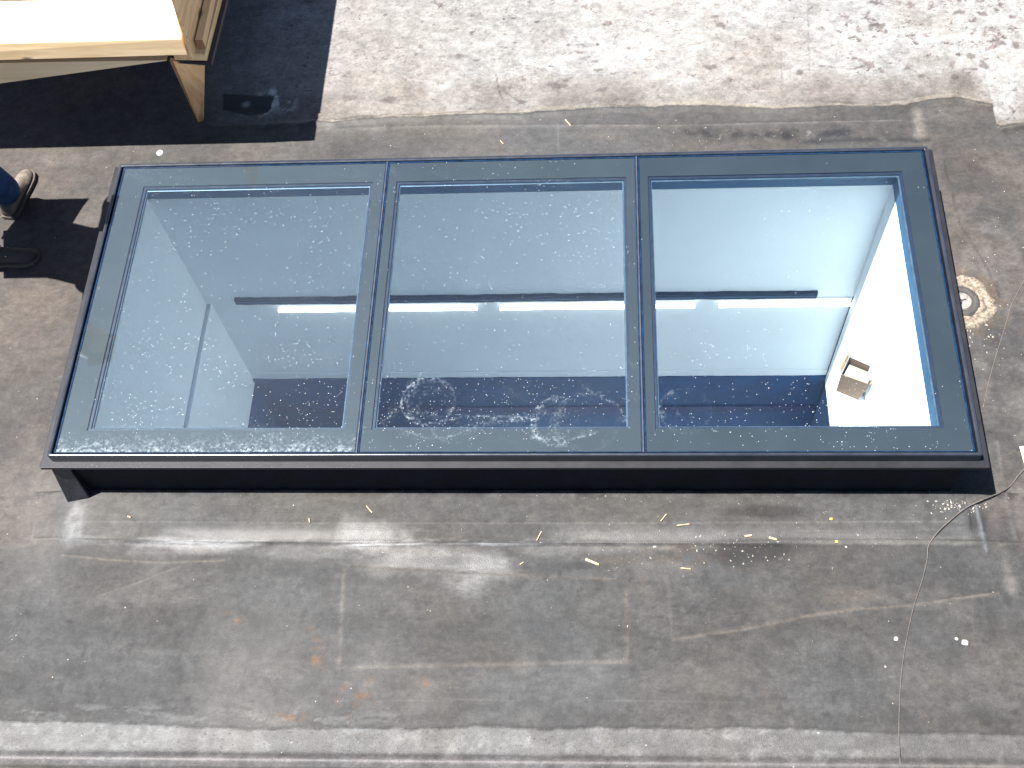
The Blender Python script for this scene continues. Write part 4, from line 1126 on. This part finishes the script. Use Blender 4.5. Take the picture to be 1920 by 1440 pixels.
M['boot_shaded'] = noisy('shaded_boot', (0.022, 0.016, 0.012), rough=0.8, var=0.6, scale=25, bump=0.003, bscale=40)  # darker copy of the boot leather, its shade put into the colour
def boot(heel, toe, lab, bmat='boot'):
    d = (toe - heel); ln = d.length; d.normalize(); s_ = Vector((-d.y, d.x, 0))
    base = heel
    secs = [(0.0, .030, .10, .0), (.05, .040, .125, 0), (.22, .046, .13, 0), (.42, .044, .105, 0), (.62, .050, .075, 0), (.80, .053, .062, 0), (.93, .043, .050, 0), (1.0, .018, .034, 0)]
    vs, fs = [], []; n = 14
    for (tt, hw, hh, _) in secs:
        for k in range(n):
            an = math.pi * k / (n - 1)
            ww = math.cos(an); zz = math.sin(an) ** 0.75 if math.sin(an) > 0 else 0
            p = base + d * (tt * ln) + s_ * (ww * hw * (1 - .25 * zz)) + Vector((0, 0, .018 + zz * (hh - .018)))
            vs.append(p - PO)
    for i in range(len(secs) - 1):
        for k in range(n - 1):
            fs.append((i * n + k, i * n + k + 1, (i + 1) * n + k + 1, (i + 1) * n + k))
        fs.append((i * n, (i + 1) * n, (i + 1) * n + n - 1, i * n + n - 1))
    fs.append(tuple(range(n))); fs.append(tuple(range((len(secs) - 1) * n + n - 1, (len(secs) - 1) * n - 1, -1)))
    b_ = mesh_obj('boot', vs, fs, M[bmat], pr, smooth=True)
    b_['label'] = lab
    o2 = b_.modifiers.new('sub', 'SUBSURF'); o2.levels = 1; o2.render_levels = 2
    vs, fs = [], []; m_ = 20
    out = []
    for (tt, hw, _, _) in secs: out.append((tt, hw + .005))
    poly = [(t_, w_) for t_, w_ in out] + [(t_, -w_) for t_, w_ in reversed(out)]
    for z in (0.0, .02):
        for (t_, w_) in poly:
            vs.append(base + d * (t_ * ln * 1.015) + s_ * w_ + Vector((0, 0, z)) - PO)
    n2 = len(poly)
    fs = [tuple(range(n2 - 1, -1, -1)), tuple(range(n2, 2 * n2))] + [(k, (k + 1) % n2, n2 + (k + 1) % n2, n2 + k) for k in range(n2)]
    mesh_obj('sole', vs, fs, M['sole'], b_)
    for j in range(3):
        tt = .40 + .10 * j; hh = .110 - .02 * j
        pts = [base + d * (tt * ln) + s_ * sx * .03 + Vector((0, 0, hh - abs(sx) * .022)) - PO for sx in (-1, -.5, 0, .5, 1)]
        tube('lace', pts, .0035, M['lace'], b_, n=6)
toeL = at(52, 318, ROOF + .03); toeL.z = ROOF + .004
heelL = Vector((aL.x - .045, aL.y - .075, ROOF + .004))
boot(heelL, toeL, 'dusty sunlit boot pointing away')
toeR = at(70, 478, ROOF + .03); toeR.z = ROOF + .004
boot(Vector((toeR.x - .29, toeR.y - .02, ROOF + .004)), toeR, 'boot in the shade, pointing at the skylight', 'boot_shaded')

# ------------------------------------------------------------------ drain beside the skylight
dc = at(1801, 568)
dr = empty('roof_drain', (dc.x, dc.y, roof_z(dc.x, dc.y)))
tag(dr, 'round old drain with concentric putty rings beside the right end of the skylight', 'drain')
def lathe_ring(name, r0, r1, h, mat, wob=.004, z=0.0, seed=0, n=72):
    vs, fs = [], []
    prof = [(r0, -.004), (r0 + (r1 - r0) * .12, h * .8), (r0 + (r1 - r0) * .5, h), (r0 + (r1 - r0) * .88, h * .75), (r1, -.004)]
    r = np.random.RandomState(seed).rand(n)
    for k in range(n):
        an = 2 * math.pi * k / n
        j = wob * (r[k] + r[(k + 1) % n] - 1)
        for (rr, zz) in prof:
            vs.append(((rr + j) * math.cos(an), (rr + j) * math.sin(an), z + zz + (0.25 * j if zz > 0 else 0)))
    m_ = len(prof)
    for k in range(n):
        for q in range(m_ - 1):
            fs.append((k * m_ + q, k * m_ + q + 1, ((k + 1) % n) * m_ + q + 1, ((k + 1) % n) * m_ + q))
    return mesh_obj(name, vs, fs, mat, dr, smooth=True)
lathe_ring('putty_ring', .108, .158, .012, M['drain_lead'], .022, seed=1)
lathe_ring('rubber_ring', .085, .110, .008, M['drain_lead'], .012, seed=2)
lathe_ring('inner_ring', .050, .088, .011, M['drain_ring'], .003, seed=3)
n = 40
vs = [(0, 0, .010)] + [(.046 * math.cos(2 * math.pi * k / n), .046 * math.sin(2 * math.pi * k / n), .008) for k in range(n)] + [(.052 * math.cos(2 * math.pi * k / n), .052 * math.sin(2 * math.pi * k / n), -.003) for k in range(n)]
fs = [(0, 1 + k, 1 + (k + 1) % n) for k in range(n)] + [(1 + k, 1 + n + k, 1 + n + (k + 1) % n, 1 + (k + 1) % n) for k in range(n)]
capo = mesh_obj('cap', vs, fs, M['drain_cap'], dr)
mb = MB()
for an in (0.3, 2.4, 4.5):
    c_, s_ = math.cos(an), math.sin(an)
    mb.hexa([(-.002 * s_, .002 * c_, .0095), (.002 * s_, -.002 * c_, .0095), (.022 * c_ + .002 * s_, .022 * s_ - .002 * c_, .0095), (.022 * c_ - .002 * s_, .022 * s_ + .002 * c_, .0095),
             (-.002 * s_, .002 * c_, .0125), (.002 * s_, -.002 * c_, .0125), (.022 * c_ + .002 * s_, .022 * s_ - .002 * c_, .0125), (.022 * c_ - .002 * s_, .022 * s_ + .002 * c_, .0125)])
mb.build('cap_mark', M['seal'], capo)

# ------------------------------------------------------------------ cable and thin wire
def on_roof(u, v, lift): 
    p = at(u, v); return Vector((p.x, p.y, roof_z(p.x, p.y) + lift))
pts = [on_roof(u, v, .006) for u, v in [(1689, 1470), (1686, 1430), (1685, 1380), (1686, 1320), (1690, 1260), (1699, 1200), (1712, 1140), (1728, 1090), (1737, 1050), (1738, 1028)]]
pts += [on_roof(u, v, .010) for u, v in [(1752, 1006), (1775, 984), (1805, 960)]] + [on_roof(1835, 946, .02), on_roof(1868, 930, .012), on_roof(1893, 912, .006), on_roof(1908, 893, .006), on_roof(1922, 878, .006), on_roof(1950, 850, .006)]
sp_ = catmull(pts, 8)
o = tube('cable', sp_, .0035, M['cable'], n=8, radii=[.0021 + .0017 * min(1, max(0, (i / len(sp_) - .45) * 6)) for i in range(len(sp_))])
tag(o, 'thin grey cable winding from the lower edge past the skylight corner', 'cable')
sp_ = catmull([on_roof(u, v, .003) for u, v in [(1932, 500), (1919, 528), (1897, 570), (1886, 607), (1864, 678), (1850, 730), (1843, 765)]], 6)
o = tube('wire', sp_, .0014, M['wire'], n=6)
tag(o, 'hair thin wire crossing the roof to the right of the drain', 'wire')

# ------------------------------------------------------------------ fastener plate
fp = at(300, 287)
e = empty('fixing_washer', (fp.x, fp.y, roof_z(fp.x, fp.y)))
tag(e, 'round white fixing washer with a screw, beyond the top left frame corner', 'washer')
n = 24
vs = [(0, 0, .004)] + [(.008 * math.cos(2 * math.pi * k / n), .008 * math.sin(2 * math.pi * k / n), .003) for k in range(n)] + [(.017 * math.cos(2 * math.pi * k / n), .017 * math.sin(2 * math.pi * k / n), .005) for k in range(n)] + [(.020 * math.cos(2 * math.pi * k / n), .020 * math.sin(2 * math.pi * k / n), -.001) for k in range(n)]
fs = [(0, 1 + k, 1 + (k + 1) % n) for k in range(n)]
for r_ in range(2):
    fs += [(1 + r_ * n + k, 1 + (r_ + 1) * n + k, 1 + (r_ + 1) * n + (k + 1) % n, 1 + r_ * n + (k + 1) % n) for k in range(n)]
mesh_obj('plate', vs, fs, M['washer'], e)
vs = [(.005 * math.cos(2 * math.pi * k / 8), .005 * math.sin(2 * math.pi * k / 8), z) for z in (.003, .007) for k in range(8)]
fs = [tuple(range(8, 16))] + [(k, (k + 1) % 8, 8 + (k + 1) % 8, 8 + k) for k in range(8)]
mesh_obj('screw', vs, fs, M['screw'], e)

# ------------------------------------------------------------------ paper scrap at the right edge
c = [on_roof(u, v, .002) for u, v in [(1911, 838), (1960, 834), (1966, 872), (1921, 874)]]
mb = MB()
up = [Vector((0, 0, .004)), Vector((0, 0, .003)), Vector((0, 0, .012)), Vector((0, 0, .003))]
mb.hexa([c[3], c[2], c[1], c[0], c[3] + up[0], c[2] + up[1], c[1] + up[2], c[0] + up[3]])
o = mb.build('paper_scrap', M['paper']); tag(o, 'pale yellow scrap of board at the right edge of the roof', 'scrap')

# ------------------------------------------------------------------ splinters
spl = [((690, 955), (701, 968), .003, 'thin wood splinter at the foot of the curb, left of the middle'),
       ((1016, 1001), (1007, 1018), .003, 'upright leaning wood splinter on the seam under the middle pane'),
       ((1249, 970), (1238, 983), .003, 'short wood splinter below the mullion of the right pane'),
       ((1098, 1050), (1123, 1060), .007, 'thickest wood splinter, a pale stick just below the seam'),
       ((1268, 991), (1292, 988), .003, 'wood splinter on the score line right of the short one'),
       ((1276, 1066), (1295, 1068), .003, 'wood splinter lying below the seam near the dark stain'),
       ((1395, 1010), (1408, 1008), .006, 'chunky wood chip on the dark stain, left one of two'),
       ((1440, 1012), (1455, 1016), .006, 'chunky wood chip on the dark stain, right one of two'),
       ((975, 1060), (982, 1055), .003, 'tiny wood splinter left of the pale stick'),
       ((938, 265), (944, 271), .003, 'small wood splinter beyond the middle pane'),
       ((1060, 226), (1070, 237), .004, 'pale wood sliver on the strip beyond the middle pane'),
       ((245, 974), (251, 976), .004, 'tiny wood crumb below the left end of the curb'),
       ((583, 978), (584, 986), .003, 'tiny upright splinter on the score line below the left pane')]
for i, (a, b_, r, lab) in enumerate(spl):
    A, B_ = on_roof(*a, .004), on_roof(*b_, .004)
    mid = (A + B_) / 2; dv = B_ - A; ln = dv.length / 2; an = math.atan2(dv.y, dv.x)
    e = MB().hexa([(-ln, -r, -.002), (ln, -r * .7, -.002), (ln, r * .6, -.002), (-ln, r * .8, -.002), (-ln * .95, -r * .8, .003), (ln, -r * .5, .002), (ln * .93, r * .5, .002), (-ln, r * .6, .003)]).build('wood_splinter', M['splinter'])
    e.location = mid; e.rotation_euler = (0, 0, an)
    tag(e, lab, 'splinter', 'wood splinters scattered on the roof')

# white stones / paint lumps
for (u, v, r, lab) in [(1809, 1205, .014, 'largest white plaster crumb, right of the cable'), (1680, 1198, .009, 'white plaster crumb just left of the cable'), (1793, 1198, .007, 'small plaster crumb beside the largest one'),
                       (1585, 1028, .005, 'small pale crumb under the right pane on the seam'), (1660, 1250, .004, 'tiny pale crumb left of the cable, low on the roof')]:
    c = on_roof(u, v, .002)
    bm = bmesh.new(); bmesh.ops.create_icosphere(bm, subdivisions=2, radius=r)
    for vv in bm.verts:
        vv.co *= 1 + .35 * (RNG.random() - .5); vv.co.z *= .45
    me = bpy.data.meshes.new('plaster_crumb'); bm.to_mesh(me); bm.free(); me.materials.append(M['pebble'])
    o = link(bpy.data.objects.new('plaster_crumb', me)); o.location = c; o.rotation_euler = (0, 0, u)
    tag(o, lab, 'crumb', 'plaster crumbs on the roof')

# yellow leaf bits
M['leaf'] = noisy('yellow_leaf', (0.22, 0.19, 0.05), rough=0.8, var=0.2, scale=60)
for (u, v, lab) in [(1555, 979, 'tiny yellow leaf bit on the apron below the right pane'), (1566, 1020, 'tiny yellow leaf bit on the seam below the other one')]:
    c = on_roof(u, v, .003)
    o = MB().hexa([(-.008, -.005, 0), (.006, -.006, 0), (.009, .004, 0), (-.004, .007, 0), (-.008, -.005, .003), (.006, -.006, .001), (.009, .004, .004), (-.004, .007, .001)]).build('leaf_fragment', M['leaf'])
    o.location = c; tag(o, lab, 'leaf', 'yellow leaf fragments')

# scattered fine grit: uncountable, one object
vs, fs = [], []
def crumb(p, r):
    b0 = len(vs); k = 5
    rot = RNG.random() * 6.28
    el = 1 + RNG.random() * 1.6
    ca, sa = math.cos(rot), math.sin(rot)
    for j in range(k):
        an = 2 * math.pi * j / k
        x, y = r * el * math.cos(an) * (.7 + .5 * RNG.random()), r * math.sin(an) * (.7 + .5 * RNG.random())
        vs.append((p.x + ca * x - sa * y, p.y + sa * x + ca * y, p.z - .002))
    vs.append((p.x, p.y, p.z + r * .8))
    for j in range(k): fs.append((b0 + j, b0 + (j + 1) % k, b0 + k))
def scatter(cu, cv, su, sv, n, rmin, rmax):
    for _ in range(n):
        u, v = RNG.gauss(cu, su), RNG.gauss(cv, sv)
        p = at(u, v)
        if -0.06 < p.x < 4.05 and -0.03 < p.y < 1.67: continue
        crumb(Vector((p.x, p.y, roof_z(p.x, p.y))), rmin + (rmax - rmin) * RNG.random() ** 3)
scatter(1795, 955, 30, 7, 130, .002, .006)
scatter(1400, 1035, 70, 18, 90, .0015, .005)
scatter(1300, 1020, 300, 40, 60, .0012, .003)
scatter(1200, 1050, 60, 18, 90, .0012, .003)
scatter(1830, 600, 30, 60, 150, .002, .006)
scatter(1860, 600, 30, 200, 80, .0015, .004)
scatter(1300, 255, 300, 12, 140, .0015, .004)
scatter(1560, 960, 60, 12, 40, .0015, .003)
scatter(900, 975, 420, 25, 130, .001, .0028)
scatter(1100, 940, 400, 6, 120, .001, .003)
scatter(1150, 1180, 350, 90, 90, .001, .003)
for _ in range(160):
    p = at(RNG.uniform(0, 1920), RNG.uniform(200, 1440))
    if -0.06 < p.x < 4.05 and -0.03 < p.y < 1.67: continue
    crumb(Vector((p.x, p.y, roof_z(p.x, p.y))), .0015 + .003 * RNG.random() ** 3)
o = mesh_obj('grit', vs, fs, M['pebble'])
tag(o, 'fine pale grit and plaster dust strewn over the roof', 'grit', kind='stuff')
